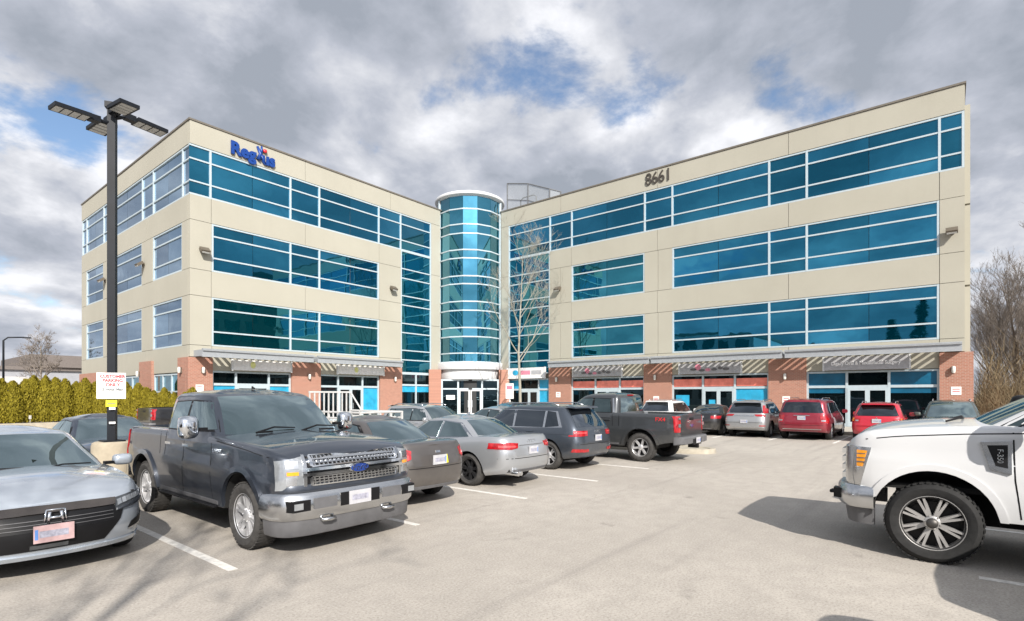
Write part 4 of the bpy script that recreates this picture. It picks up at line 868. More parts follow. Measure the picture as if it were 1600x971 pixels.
def ford_oval(c, x, y, z, sx, parent=None, face='F'):
    sg = 1 if face == 'F' else -1; m = MB(); n = 28
    for rr, d in ((1.0, 0.018), ): m.prism([(x, y + sx * cos(2 * pi * k / n), z + sx * 0.42 * sin(2 * pi * k / n)) for k in range(n)], (sg * d, 0, 0))
    e = m.build('emblem', 'chrome', parent or c.root); m = MB().prism([(x + sg * 0.018, y + sx * 0.93 * cos(2 * pi * k / n), z + sx * 0.36 * sin(2 * pi * k / n)) for k in range(n)], (sg * 0.003, 0, 0)); m.build('emblem_field', 'badge_blue', e)
    M = Matrix.Translation((x + sg * 0.0215, y, z)) @ (Matrix.Rotation(pi / 2 * sg, 4, 'Z')) @ Matrix.Rotation(pi / 2, 4, 'X')
    place_text('emblem_script', 'Ford', sx * 0.72, 0.002, M, 'chrome', e, 'CENTER', 1.15)
def side_text(c, txt, size, x, z, mt, y_off=0.012, sx=1.0, name='badge'):
    for sg in (1, -1):
        h = c.bb.ray_cast(Vector((x, sg * 6, z)), Vector((0, -sg, 0)), 20)[0]; y = h.y + sg * 0.004
        M = Matrix.Translation((x, y, z)) @ Matrix.Rotation(pi if sg == 1 else 0, 4, 'Z') @ Matrix.Rotation(pi / 2, 4, 'X'); place_text(name, txt, size, 0.004, M, mt, c.root, 'CENTER', sx)

def bumper_loop(c, name, mt, prof, path, parent=None, sm=40):
    # sweeps a profile of (out, z) round a plan path of (x, y) from +y to -y
    vs = []; P = [Vector(p) for p in path]; k = len(prof)
    for i, p in enumerate(P):
        t = (P[min(i + 1, len(P) - 1)] - P[max(i - 1, 0)]).normalized(); nrm = Vector((-t.y, t.x))
        if nrm.x < 0 and i == len(P) // 2: pass
        for o, z in prof: vs.append((p.x + nrm.x * o, p.y + nrm.y * o, z))
    n = len(P)
    return c.mk(name, mt, MB().add(vs, [(i * k + j, i * k + (j + 1) % k, (i + 1) * k + (j + 1) % k, (i + 1) * k + j) for i in range(n - 1) for j in range(k)] + [tuple(range(k)), tuple(range(len(vs) - k, len(vs)))]), parent, sm)
def smooth_path(half):                                 # half plan from the centre to +y, mirrored into a full run from +y to -y
    q = [(x, y) for x, y in half]; full = [(x, y) for x, y in reversed(q)] + [(x, -y) for x, y in q[1:]]
    return resamp(spl(full, 0), 41)

def front_f150(c):
    xn = 2.60
    path = smooth_path([(xn + 0.07, 0), (xn + 0.065, 0.4), (xn + 0.04, 0.7), (xn - 0.05, 0.9), (xn - 0.22, 0.985), (xn - 0.42, 1.0)])
    path = [(p.x, p.y) for p in path]
    fb = bumper_loop(c, 'front_bumper', 'chrome_satin', [(-0.16, 0.44), (-0.02, 0.44), (0.015, 0.48), (0.02, 0.6), (0.005, 0.71), (-0.03, 0.745), (-0.16, 0.745)], [(x, y) for x, y in path])
    bumper_loop(c, 'bumper_cap', c.p, [(-0.18, 0.745), (-0.035, 0.748), (-0.03, 0.775), (-0.05, 0.83), (-0.18, 0.84)], path)
    bumper_loop(c, 'air_dam', 'trim_grey', [(-0.2, 0.25), (-0.06, 0.25), (-0.045, 0.27), (-0.03, 0.44), (-0.2, 0.44)], path)
    X = xn + 0.06
    for y0, y1 in ((0.33, 0.62), (-0.62, -0.33)): MB().box(X - 0.1, X + 0.034, y0, y1, 0.56, 0.68).build('bumper_insert', 'trim_grey', fb)
    for sg in (1, -1):
        m = MB().obox((xn + 0.015, sg * 0.78, 0.61), (0.055, -sg * 0.018, 0), (0.03 * 0, 0.105, 0), (0, 0, 0.062)); f = m.build('fog_lamp_bezel', 'trim_black', fb)
        MB().obox((xn + 0.062, sg * 0.81, 0.61), (0.02, -sg * 0.006, 0), (0, 0.05, 0), (0, 0, 0.035)).build('fog_lamp', 'lamp_clear', f)
        MB().tube([(xn - 0.05, sg * 0.36, 0.42), (xn + 0.09, sg * 0.36, 0.42), (xn + 0.1, sg * 0.42, 0.42), (xn + 0.09, sg * 0.5, 0.42), (xn - 0.05, sg * 0.5, 0.42)], 0.022, 8).build('tow_hook', 'chrome_satin', fb, True)
    MB().box(X - 0.02, X + 0.03, -0.28, 0.28, 0.545, 0.70).build('bumper_insert', 'trim_black', fb)
    p = MB().box(X + 0.034, X + 0.045, -0.17, 0.14, 0.545, 0.705).build('licence_plate', 'plate_white', c.root); MB().box(X + 0.045, X + 0.0465, -0.13, 0.1, 0.59, 0.655).build('plate_print', 'plate_ink', p)
    # grille: surround, two mesh bands and the double bar
    G = c.panel('grille', 'trim_black', c.bb, 'F', *rect(-0.66, 0.66, 0.84, 1.14), n=14, r=4, off=0.012, th=0.04)
    for z0, z1, w in ((1.025, 1.145, 0.6), (0.815, 0.925, 0.6)):
        for a, b in ((z0, z0 + 0.014), (z1 - 0.014, z1)): c.panel('grille_frame', 'chrome', c.bb, 'F', *rect(-w, w, a, b), n=12, r=2, off=0.04, th=0.05, parent=G)
        for zz in (z0 + (z1 - z0) * 0.36, z0 + (z1 - z0) * 0.66): c.panel('grille_bar', 'chrome_satin', c.bb, 'F', *rect(-w, w, zz - 0.007, zz + 0.007), n=12, r=2, off=0.034, th=0.045, parent=G)
        m = MB()
        for k in range(22):
            y = -w + 2 * w * (k + 0.5) / 22; patch(m, c.bb, 'F', [(y - 0.008, z1 - 0.01), (y + 0.008, z1 - 0.01)], [(y - 0.008 + 0.012, z0 + 0.01), (y + 0.008 + 0.012, z0 + 0.01)], 2, 2, 0.036, 0.045)
        tag(m.build('grille_mesh', 'chrome_satin', G), kind='stuff')
        for sg in (1, -1): c.panel('grille_frame', 'chrome', c.bb, 'F', [(sg * (w - 0.0), z1), (sg * (w + 0.03), z1 - 0.02)], [(sg * (w - 0.02), z0), (sg * (w + 0.02), z0 + 0.01)], n=3, r=4, off=0.04, th=0.05, parent=G)
    for a, b in ((0.985, 1.02), (0.93, 0.965)): c.panel('grille_bar', 'chrome', c.bb, 'F', *rect(-0.70, 0.70, a, b), n=14, r=3, off=0.05, th=0.06, parent=G)
    h = c.bb.ray_cast(Vector((9, 0, 0.975)), Vector((-1, 0, 0)), 20)[0]; ford_oval(c, h.x + 0.052, 0.0, 0.975, 0.135, G)
    # stacked lamps
    for sg in (1, -1):
        m = MB(); patch(m, c.bb, 'F', [(sg * 0.69, 1.14), (sg * 0.93, 1.11)], [(sg * 0.69, 0.80), (sg * 0.94, 0.78)], 8, 6, 0.016, 0.04); hl = m.build('headlamp', 'lamp_clear', c.root, 40)
        for (z0, z1, mt, y0, y1) in ((1.02, 1.1, 'lamp_smoke', 0.74, 0.86), (0.945, 0.985, 'lamp_amber', 0.74, 0.85), (0.83, 0.92, 'lamp_smoke', 0.76, 0.86)): c.panel('lamp_lens', 'chrome_satin' if mt == 'lamp_smoke' else mt, c.bb, 'F', *rect(*sorted((sg * y0, sg * y1)), z0, z1), n=4, r=3, off=0.022, th=0.03, parent=hl)
        c.panel('lamp_frame', 'chrome_satin', c.bb, 'F', [(sg * 0.655, 1.15), (sg * 0.69, 1.15)], [(sg * 0.655, 0.79), (sg * 0.69, 0.79)], n=3, r=5, off=0.03, th=0.04, parent=hl)
        MB().obox((1.22, sg * 0.45, 1.37), (0.02, 0.10 * sg, 0), (0.012, 0, 0.0), (0, 0, 0.012)).build('washer_nozzle', 'trim_black', c.root)
    for y0, y1 in ((0.1, 0.7), (-0.55, 0.05)): MB().tube([(1.16, y0, 1.36), (1.05, (y0 + y1) / 2, 1.42), (1.06, y1, 1.40)], [0.014, 0.012, 0.008], 6).build('wiper', 'trim_black', c.root)

c1 = Car('pickup_truck', pickup_spec(('f150', 0.278, 6, True, 'rim_silver', 'tyre_dusty'), 0.24), (3.99, 8.29), -pi / 2, 'dark grey crew cab pickup with chrome grille, facing out of its stall', 'pickup truck', 'paint_graphite')
pickup_common(c1); front_f150(c1); c1.hood_gap([(2.4, 1.13), (1.8, 1.2), (0.95, 1.265)])
c1.mirrors(0.62, 1.44, 1.17, 'chrome', (0.14, 0.12, 0.15)); side_text(c1, 'LARIAT', 0.075, 0.98, 1.14, 'chrome', sx=1.1)
MB().add([(-0.12, -0.012, 1.955), (0.0, -0.012, 1.955), (-0.1, 0, 2.0), (-0.13, 0, 2.0), (-0.12, 0.012, 1.955), (0.0, 0.012, 1.955)], [(0, 1, 2, 3), (4, 3, 2, 5), (0, 3, 4), (1, 5, 2)]).build('roof_antenna', 'trim_black', c1.root)

c2 = Car('pickup_truck', pickup_spec(('f150b', 0.262, 6, False, 'rim_silver', 'tyre_dusty')), (15.0, 8.39), pi / 2, 'lead grey pickup with red tail lamps and side lettering, backed by the kerbed island', 'pickup truck', 'paint_lead')
c2.S['glassmat'] = 'car_glass_dark'
pickup_common(c2, False); side_text(c2, 'FX4', 0.15, -2.28, 1.2, 'badge_red', sx=1.2)
c2.mirrors(0.5, 1.44, 1.15, 'trim_black', (0.12, 0.11, 0.13))
ford_oval(c2, c2.tail - 0.005, 0.0, 1.02, 0.11, None, 'B'); c2.plate('B', 0, 0.62, off=0.2)
c2.pair('cab_pillar_trim', 'chrome_satin', c2.cb, 'L', [(-0.755, 1.78), (-0.80, 1.78)], [(-0.81, 1.37), (-0.86, 1.37)], 2, 6, 0.004, 0.012)
c2.mk('high_brake_lamp', 'lamp_red', MB().box(-0.93, -0.88, -0.16, 0.16, 1.855, 1.89))
# --- saloons, estates and vans
def road_spec(kind, L, W, H, wb, fo, wheel, tr=0.325, **kw):
    w = W / 2; fa, ra = wb / 2, -wb / 2; n, t = fa + fo, fa + fo - L; cab = {}
    plan = [(n, 0), (n - 0.02, 0.3 * w), (n - 0.10, 0.62 * w), (n - 0.26, 0.84 * w), (n - 0.52, 0.95 * w), (fa - 0.1, 0.985 * w), (0, w), (ra, 0.99 * w), (t + 0.5, 0.95 * w), (t + 0.2, 0.86 * w), (t + 0.07, 0.68 * w), (t + 0.015, 0.35 * w), (t, 0)]
    sec = [(0, 0.90), (0.06, 0.94), (0.2, 0.975), (0.45, 1.0), (0.6, 0.995), (0.72, 0.985), (0.86, 0.965), (0.94, 0.945), (1, 0.90)]
    S = dict(plan=plan, sec=sec, arch=[(fa, tr - 0.005, tr + 0.055), (ra, tr - 0.005, tr + 0.055)], tr=tr, tw=0.225, wheel=wheel, clear=0.2, nosez=0.6, tailz=0.5, inset=0.035, step=0.07)
    zl = H * 0.135
    S['zb'] = [(t, zl + 0.12), (t + 0.4, zl + 0.08), (ra, zl), (fa, zl), (n - 0.3, zl), (n, zl + 0.02)]
    if kind == 'saloon':
        S['zt'] = [(t, 0.685 * H), (t + 0.12, 0.715 * H), (t + 0.45, 0.72 * H), (ra - 0.1, 0.705 * H), (-0.5, 0.655 * H), (fa - 0.5, 0.645 * H), (fa + 0.05, 0.625 * H), (n - 0.35, 0.575 * H), (n - 0.1, 0.535 * H), (n, 0.505 * H)]
        S['dF'] = [(0, -0.05), (0.2, 0.0), (0.45, 0.02), (0.75, -0.02), (1, -0.14)]; S['dR'] = [(0, 0.06), (0.25, 0.0), (0.5, 0.0), (0.85, 0.05), (1, 0.1)]; S['crown'] = [(t, 0.02), (-1, 0.04), (fa, 0.075), (n - 0.2, 0.05), (n, 0.02)]
        cab = dict(z0=0.60 * H, z1=0.955 * H, xf=[(0, fa - 0.26), (0.14, fa - 0.42), (0.85, fa - 1.16), (0.95, fa - 1.30), (1, fa - 1.46)], xr=[(0, ra - 0.46), (0.2, ra - 0.30), (0.85, ra + 0.30), (0.95, ra + 0.43), (1, ra + 0.58)],
                   hw=[(0, 0.93 * w), (0.15, 0.90 * w), (0.5, 0.79 * w), (0.85, 0.675 * w), (0.94, 0.63 * w), (0.98, 0.58 * w), (1, 0.51 * w)], crown=0.05 * H, ws=(0.13, 0.9), rs=(0.34, 0.9))
        zb, zt_ = 0.665 * H, 0.90 * H; a0, a1, b0, b1 = fa - 0.94, fa - 1.34, ra - 0.02, ra + 0.42
        mid = (a1 + b1) / 2 + 0.02
        cab['side'] = [([(a1, zt_ - 0.01), (mid + 0.03, zt_ + 0.012)], [(a0 + 0.05, zb + 0.03), (mid + 0.03, zb + 0.01)]), ([(mid - 0.03, zt_ + 0.012), (b1 + 0.05, zt_ - 0.03)], [(mid - 0.03, zb + 0.012), (b0 + 0.1, zb + 0.055)])]
        cab['dlo'] = ([(a1 + 0.04, zt_), (mid, zt_ + 0.03), (b1, zt_ - 0.01)], [(a0 + 0.13, zb + 0.005), (mid, zb - 0.012), (b0 - 0.02, zb + 0.035)])
    else:
        van = kind == 'van'
        S['zt'] = [(t, 0.60 * H), (t + 0.2, 0.615 * H), (ra, 0.61 * H), (-0.4, 0.595 * H), (fa - 0.5, 0.59 * H), (fa + 0.1, 0.565 * H), (n - 0.3, 0.52 * H), (n - 0.08, 0.475 * H), (n, 0.45 * H)]
        S['dF'] = [(0, -0.05), (0.2, 0.0), (0.6, 0.01), (1, -0.12)]; S['dR'] = [(0, 0.08), (0.22, 0.0), (0.5, 0.0), (0.8, 0.03), (1, 0.05)]; S['crown'] = [(t, 0.02), (-1, 0.03), (fa, 0.07), (n - 0.2, 0.05), (n, 0.02)]
        S['plan'] = plan[:7] + [(ra, 0.995 * w), (t + 0.42, 0.97 * w), (t + 0.14, 0.90 * w), (t + 0.045, 0.72 * w), (t + 0.01, 0.35 * w), (t, 0)]
        cab = dict(z0=0.54 * H, z1=0.955 * H, xf=[(0, fa - 0.12), (0.14, fa - 0.3), (0.85, fa - 1.0), (0.95, fa - 1.15), (1, fa - 1.38)] if not van else [(0, fa + 0.15), (0.14, fa - 0.03), (0.85, fa - 0.85), (0.95, fa - 1.02), (1, fa - 1.25)],
                   xr=[(0, t + 0.03), (0.25, t + 0.1), (0.8, t + (0.42 if not van else 0.24)), (0.93, t + (0.52 if not van else 0.3)), (1, t + (0.68 if not van else 0.46))],
                   hw=[(0, 0.965 * w), (0.15, 0.945 * w), (0.5, 0.865 * w), (0.85, (0.775 if not van else 0.81) * w), (0.94, 0.74 * w), (0.98, 0.69 * w), (1, 0.62 * w)], crown=0.035 * H, cb=0.9, ws=(0.14, 0.9), rs=(0.26, 0.86))
        zb, zt_ = 0.625 * H, 0.885 * H; a0 = fa - 0.82; a1 = fa - 1.12 if not van else fa - 1.0; b1 = t + 0.78; b0 = t + 0.5; mid = (a1 + b1) / 2 + 0.35; m2 = mid - 0.98
        cab['side'] = [([(a1, zt_ - 0.01), (mid + 0.03, zt_ + 0.01)], [(a0 + 0.05, zb + 0.03), (mid + 0.03, zb + 0.01)]), ([(mid - 0.03, zt_ + 0.01), (m2 + 0.03, zt_)], [(mid - 0.03, zb + 0.012), (m2 + 0.03, zb + 0.02)]), ([(m2 - 0.03, zt_), (b1, zt_ - 0.03)], [(m2 - 0.03, zb + 0.02), (b0 + 0.12, zb + 0.06)])]
        cab['dlo'] = ([(a1 + 0.04, zt_), (mid, zt_ + 0.03), (b1 - 0.05, zt_ - 0.005)], [(a0 + 0.13, zb + 0.005), (mid, zb - 0.015), (b0 + 0.02, zb + 0.03)])
    for k in ('cab',):
        if k in kw: cab.update(kw.pop(k))
    S['cab'] = cab; S.update(kw); S['_'] = (n, t, fa, ra, w, H)
    return S
def common_road(c, handles=True, shut=True):
    n, t, fa, ra, w, H = c.S['_']; zb = 0.63 * H; zs = 0.2 * H
    if shut:
        c.side_seam([(fa - 0.62, zb), (fa - 0.58, 0.4 * H), (fa - 0.55, zs)]); c.side_seam([((fa + ra) / 2 - 0.1, zb), ((fa + ra) / 2 - 0.1, zs)]); c.side_seam([(ra + 0.62, zb), (ra + 0.6, 0.45 * H), (ra + 0.5, 0.3 * H)])
    if handles: c.handles(((fa + ra) / 2 + 0.08, (fa + ra) / 2 - 0.85), 0.57 * H, c.p)
    c.pair('sill', 'trim_black', c.bb, 'L', [(fa - 0.42, 0.2 * H), (ra + 0.42, 0.2 * H)], [(fa - 0.42, 0.145 * H), (ra + 0.42, 0.145 * H)], 6, 2, 0.006, 0.03)
def rear_common(c, lampz, plate_z, bump=(0.16, 0.36), plate_mt='plate_white', lower=True):
    n, t, fa, ra, w, H = c.S['_']
    if lower: c.panel('rear_valance', 'trim_grey', c.bb, 'B', *rect(-0.6 * w, 0.6 * w, bump[0] * H, bump[0] * H + 0.09), n=12, r=3, off=0.01)
    c.panel('bumper_gap', 'trim_black', c.bb, 'B', *rect(-0.9 * w, 0.9 * w, bump[1] * H - 0.006, bump[1] * H + 0.006), n=16, r=2, off=0.003, th=0.01)
    c.plate('B', 0, plate_z, mt=plate_mt)

# silver-blue saloon, nose to the lane
S = road_spec('saloon', 4.85, 1.86, 1.45, 2.83, 0.93, ('accord', 0.235, 10, True, 'rim_grey', 'tyre'), 0.33)
c3 = Car('sedan_car', S, (1.36, 9.42), -pi / 2, 'silver blue sedan with black grille and pinkish plate, parked nose out', 'car', 'paint_accord'); common_road(c3)
n, t, fa, ra, w, H = S['_']
c3.panel('grille', 'trim_black', c3.bb, 'F', [(-0.64, 0.68), (0.64, 0.68)], [(-0.57, 0.49), (0.57, 0.49)], n=16, r=4, off=0.012)
c3.panel('grille_bar', 'grille_brown', c3.bb, 'F', [(-0.54, 0.71), (-0.3, 0.715), (0.3, 0.715), (0.54, 0.71)], [(-0.53, 0.645), (0.53, 0.645)], n=18, r=3, off=0.026, th=0.04)
c3.panel('lower_grille', 'trim_black', c3.bb, 'F', [(-0.575, 0.495), (0.575, 0.495)], [(-0.42, 0.305), (0.42, 0.305)], n=14, r=5, off=0.009)
for k in range(3): c3.panel('grille_slat', 'trim_grey', c3.bb, 'F', *rect(-0.5, 0.5, 0.52 + 0.035 * k, 0.526 + 0.035 * k), n=12, r=2, off=0.018)
c3.panel('radar_cover', 'lamp_smoke', c3.bb, 'F', *rect(-0.2, 0.1, 0.32, 0.36), n=5, r=2, off=0.016)
c3.panel('front_lip', 'paint_accord', c3.bb, 'F', [(-0.84, 0.275), (0, 0.262), (0.84, 0.275)], [(-0.83, 0.225), (0.83, 0.225)], n=20, r=3, off=0.022, th=0.03)
for sg in (1, -1):
    hl = c3.panel('headlamp', 'lamp_smoke', c3.bb, 'F', [(sg * 0.53, 0.705), (sg * 0.70, 0.735), (sg * 0.88, 0.76)], [(sg * 0.53, 0.58), (sg * 0.72, 0.60), (sg * 0.90, 0.665)], n=10, r=5, off=0.02)
    c3.panel('lamp_strip', 'chrome_satin', c3.bb, 'F', [(sg * 0.54, 0.605), (sg * 0.89, 0.685)], [(sg * 0.54, 0.587), (sg * 0.895, 0.667)], n=8, r=2, off=0.028, parent=hl)
    for k in range(6): c3.panel('lamp_lens', 'lamp_clear', c3.bb, 'F', [(sg * (0.55 + 0.052 * k), 0.682 + 0.011 * k), (sg * (0.59 + 0.052 * k), 0.69 + 0.011 * k)], [(sg * (0.55 + 0.052 * k), 0.632 + 0.012 * k), (sg * (0.59 + 0.052 * k), 0.64 + 0.012 * k)], n=3, r=2, off=0.03, parent=hl)
    fv = c3.panel('fog_vent', 'trim_black', c3.bb, 'F', [(sg * 0.70, 0.43), (sg * 0.885, 0.50)], [(sg * 0.66, 0.36), (sg * 0.88, 0.40)], n=6, r=3, off=0.008)
    c3.panel('vent_blade', 'chrome_satin', c3.bb, 'F', [(sg * 0.66, 0.365), (sg * 0.885, 0.405)], [(sg * 0.66, 0.35), (sg * 0.885, 0.39)], n=6, r=2, off=0.016, parent=fv)
m = MB()                                               # H-shaped emblem
hx = c3.bb.ray_cast(Vector((9, 0, 0.62)), Vector((-1, 0, 0)), 20)[0].x + 0.035
for (y0, z0, y1, z1, rr) in ((-0.058, 0.60, -0.046, 0.715, 0.015), (0.058, 0.60, 0.046, 0.715, 0.015), (-0.05, 0.655, 0.05, 0.655, 0.014), (-0.09, 0.585, -0.075, 0.735, 0.007), (0.09, 0.585, 0.075, 0.735, 0.007), (-0.075, 0.735, 0.075, 0.735, 0.007), (-0.09, 0.585, 0.09, 0.585, 0.007)): m.tube([(hx, y0, z0 - 0.04), (hx + 0.002, y1, z1 - 0.04)], rr, 8)
tag(c3.mk('emblem', 'chrome', m, None, True), 'chrome emblem shaped like a letter H in a frame')
p = c3.plate('F', -0.02, 0.47, 0.32, 0.17, 'plate_pink', 0.035)
c3.mirrors(fa - 0.78, 0.985, w + 0.115, 'paint_accord', (0.11, 0.115, 0.075))
for y0, y1 in ((0.05, 0.62), (-0.6, -0.02)): MB().tube([(fa - 0.36, y0, 0.965), (fa - 0.46, (y0 + y1) / 2, 1.01), (fa - 0.48, y1, 1.0)], 0.009, 6).build('wiper', 'trim_black', c3.root)
c3.hood_gap([(n - 0.5, 0.775), (fa + 0.05, 0.825), (fa - 0.4, 0.875)], 0.004)


# brown-grey saloon, tail to the lane
S = road_spec('saloon', 4.5, 1.7, 1.49, 2.6, 0.9, ('corolla', 0.205, 7, False, 'rim_silver', 'tyre'), 0.315, glassrear='car_glass')
c4 = Car('sedan_car', S, (6.26, 8.9), pi / 2, 'brown grey sedan with round red tail lamps beside the chrome nosed pickup', 'car', 'paint_grey'); common_road(c4)
rear_common(c4, 0.8, 0.79, (0.19, 0.45)); n, t, fa, ra, w, H = S['_']
c4.panel('boot_lid', 'paint_grey', c4.bb, 'B', [(-0.58, 1.0), (0.58, 1.0)], [(-0.5, 0.7), (0.5, 0.7)], n=14, r=4, off=0.006)
for sg in (1, -1):
    tl = c4.panel('tail_lamp', 'lamp_red', c4.bb, 'B', [(sg * 0.53, 0.955), (sg * 0.64, 0.99), (sg * 0.8, 0.975)], [(sg * 0.55, 0.83), (sg * 0.66, 0.77), (sg * 0.815, 0.80)], n=8, r=5, off=0.014)
    c4.panel('lamp_lens', 'lamp_bright_red', c4.bb, 'B', [(sg * 0.58, 0.885), (sg * 0.62, 0.9), (sg * 0.66, 0.885)], [(sg * 0.58, 0.825), (sg * 0.62, 0.81), (sg * 0.66, 0.825)], n=6, r=4, off=0.02, parent=tl)
    MB().lathe([(0, -0.05), (0.13, -0.04), (0.15, 0), (0.13, 0.04), (0, 0.05)], 12, (ra + 0.35, sg * 0.36, 1.12), 'x').build('head_restraint', 'visor_pale', c4.root, True)
c4.panel('boot_badge', 'chrome', c4.bb, 'B', *rect(-0.05, 0.05, 0.90, 0.935), n=3, r=2, off=0.012)
c4.panel('plate_corner', 'label_yellow', c4.bb, 'B', *rect(-0.2, -0.155, 0.72, 0.86), n=2, r=2, off=0.012)
c4.mirrors(fa - 0.8, 1.02, w + 0.1, 'paint_grey', (0.1, 0.1, 0.07))

# silver saloon with black rims
S = road_spec('saloon', 4.7, 1.83, 1.43, 2.81, 0.87, ('audi', 0.245, 7, True, 'rim_black', 'tyre_dusty'), 0.335, cab=dict(dlomat='chrome_satin'))
c5 = Car('sedan_car', S, (8.93, 9.06), pi / 2, 'silver sedan with black rims and twin exhaust tips', 'car', 'paint_silver'); common_road(c5)
n, t, fa, ra, w, H = S['_']; rear_common(c5, 0.8, 0.745, (0.2, 0.42))
for sg in (1, -1):
    tl = c5.pair('tail_lamp', 'lamp_red', c5.bb, 'B', [(0.42, 0.895), (0.62, 0.915), (0.84, 0.905)], [(0.46, 0.80), (0.62, 0.775), (0.86, 0.79)], n=9, r=4, off=0.013)[0] if sg == 1 else None
for sg in (1, -1): c5.panel('lamp_lens', 'lamp_bright_red', c5.bb, 'B', [(sg * 0.5, 0.85), (sg * 0.8, 0.86)], [(sg * 0.5, 0.82), (sg * 0.8, 0.82)], n=6, r=2, off=0.018)
c5.panel('boot_lid', 'paint_silver', c5.bb, 'B', [(-0.62, 0.985), (0.62, 0.985)], [(-0.5, 0.64), (0.5, 0.64)], n=14, r=4, off=0.005)
c5.panel('boot_strip', 'trim_grey', c5.bb, 'B', *rect(-0.4, 0.4, 0.845, 0.858), n=10, r=2, off=0.012)
m = MB()
for k in range(4): m.lathe([(0.035, -0.004), (0.042, 0), (0.035, 0.004), (0.035, -0.004)], 16, (c5.bb.ray_cast(Vector((-9, 0, 0.92)), Vector((1, 0, 0)), 20)[0].x - 0.012, -0.09 + 0.06 * k, 0.92), 'x')
tag(c5.mk('emblem', 'chrome', m, None, True), 'four interlocked chrome rings')
c5.panel('rear_diffuser', 'trim_black', c5.bb, 'B', [(-0.66, 0.335), (0.66, 0.335)], [(-0.6, 0.25), (0.6, 0.25)], n=14, r=3, off=0.012)
for y in (0.44, 0.53): MB().tube([(t + 0.3, y, 0.30), (t - 0.03, y, 0.30)], [0.042, 0.045], 12).build('exhaust_tip', 'chrome', c5.root, 40)
MB().add([(-0.62, -0.014, 1.43), (-0.5, -0.014, 1.425), (-0.64, 0, 1.5), (-0.66, 0, 1.5), (-0.62, 0.014, 1.43), (-0.5, 0.014, 1.425)], [(0, 1, 2, 3), (4, 3, 2, 5), (0, 3, 4), (1, 5, 2)]).build('roof_antenna', 'paint_silver', c5.root)
c5.mirrors(fa - 0.8, 0.98, w + 0.11, 'paint_silver', (0.1, 0.11, 0.07))

# slate crossover
def crossover(name, loc, hd, label, pm, L=4.63, W=1.9, H=1.66, wheel=('q5', 0.25, 5, True, 'rim_silver', 'tyre_dusty'), tr=0.365, kind='suv', group='parked vehicles in the lot', **kw):
    S = road_spec(kind, L, W, H, kw.pop('wb', 2.8), kw.pop('fo', 0.9), wheel, tr, **kw); c = Car(name, S, loc, hd, label, 'car', pm, group); common_road(c)
    n, t, fa, ra, w, H = S['_']
    for sg in (1, -1): MB().tube([(fa - 1.3, sg * 0.62 * w, 0.965 * H), (fa - 1.45, sg * 0.62 * w, 1.0 * H), (t + 1.0, sg * 0.62 * w, 1.0 * H), (t + 0.8, sg * 0.62 * w, 0.965 * H)], 0.016, 6).build('roof_rail', 'chrome_satin', c.root, True)
    m = MB(); m.add([(t + 0.50, -0.66 * w, 0.935 * H), (t + 0.33, -0.6 * w, 0.925 * H), (t + 0.33, 0.6 * w, 0.925 * H), (t + 0.50, 0.66 * w, 0.935 * H), (t + 0.62, -0.62 * w, 0.965 * H), (t + 0.35, -0.57 * w, 0.95 * H), (t + 0.35, 0.57 * w, 0.95 * H), (t + 0.62, 0.62 * w, 0.965 * H)], [(0, 1, 2, 3), (4, 7, 6, 5), (0, 4, 5, 1), (1, 5, 6, 2), (2, 6, 7, 3)])
    c.mk('roof_spoiler', pm, m); c.mirrors(fa - 0.62, 0.66 * H, w + 0.11, pm, (0.11, 0.11, 0.085))
    return c, (n, t, fa, ra, w, H)
c6, q = crossover('crossover_car', (12.0, 9.2), pi / 2, 'slate blue crossover with chrome window trim and wide red tail lamps', 'paint_slate', cab=dict(dlomat='chrome_satin'), glassmat='car_glass_dark')
n, t, fa, ra, w, H = q; rear_common(c6, 0.9, 0.80, (0.17, 0.40), lower=False)
for sg in (1, -1):
    tl = c6.panel('tail_lamp', 'lamp_red', c6.bb, 'B', [(sg * 0.44, 0.985), (sg * 0.86, 0.985)], [(sg * 0.47, 0.86), (sg * 0.89, 0.85)], n=9, r=4, off=0.014)
    c6.panel('lamp_lens', 'lamp_bright_red', c6.bb, 'B', [(sg * 0.5, 0.95), (sg * 0.84, 0.955)], [(sg * 0.5, 0.92), (sg * 0.84, 0.92)], n=7, r=2, off=0.02, parent=tl)
    c6.panel('bumper_lamp', 'lamp_red', c6.bb, 'B', [(sg * 0.46, 0.535), (sg * 0.88, 0.555)], [(sg * 0.46, 0.47), (sg * 0.88, 0.475)], n=8, r=3, off=0.014)
c6.panel('skid_plate', 'chrome_satin', c6.bb, 'B', [(-0.72, 0.36), (0.72, 0.36)], [(-0.66, 0.27), (0.66, 0.27)], n=16, r=4, off=0.03, th=0.05)
for sg in (1, -1): c6.panel('exhaust_trim', 'trim_black', c6.bb, 'B', *rect(*sorted((sg * 0.45, sg * 0.62)), 0.30, 0.345), n=4, r=2, off=0.036, th=0.05)
m = MB()
for k in range(4): m.lathe([(0.038, -0.004), (0.045, 0), (0.038, 0.004), (0.038, -0.004)], 16, (c6.bb.ray_cast(Vector((-9, 0, 0.96)), Vector((1, 0, 0)), 20)[0].x - 0.012, -0.1 + 0.066 * k, 0.96), 'x')
c6.mk('emblem', 'chrome', m, None, True)

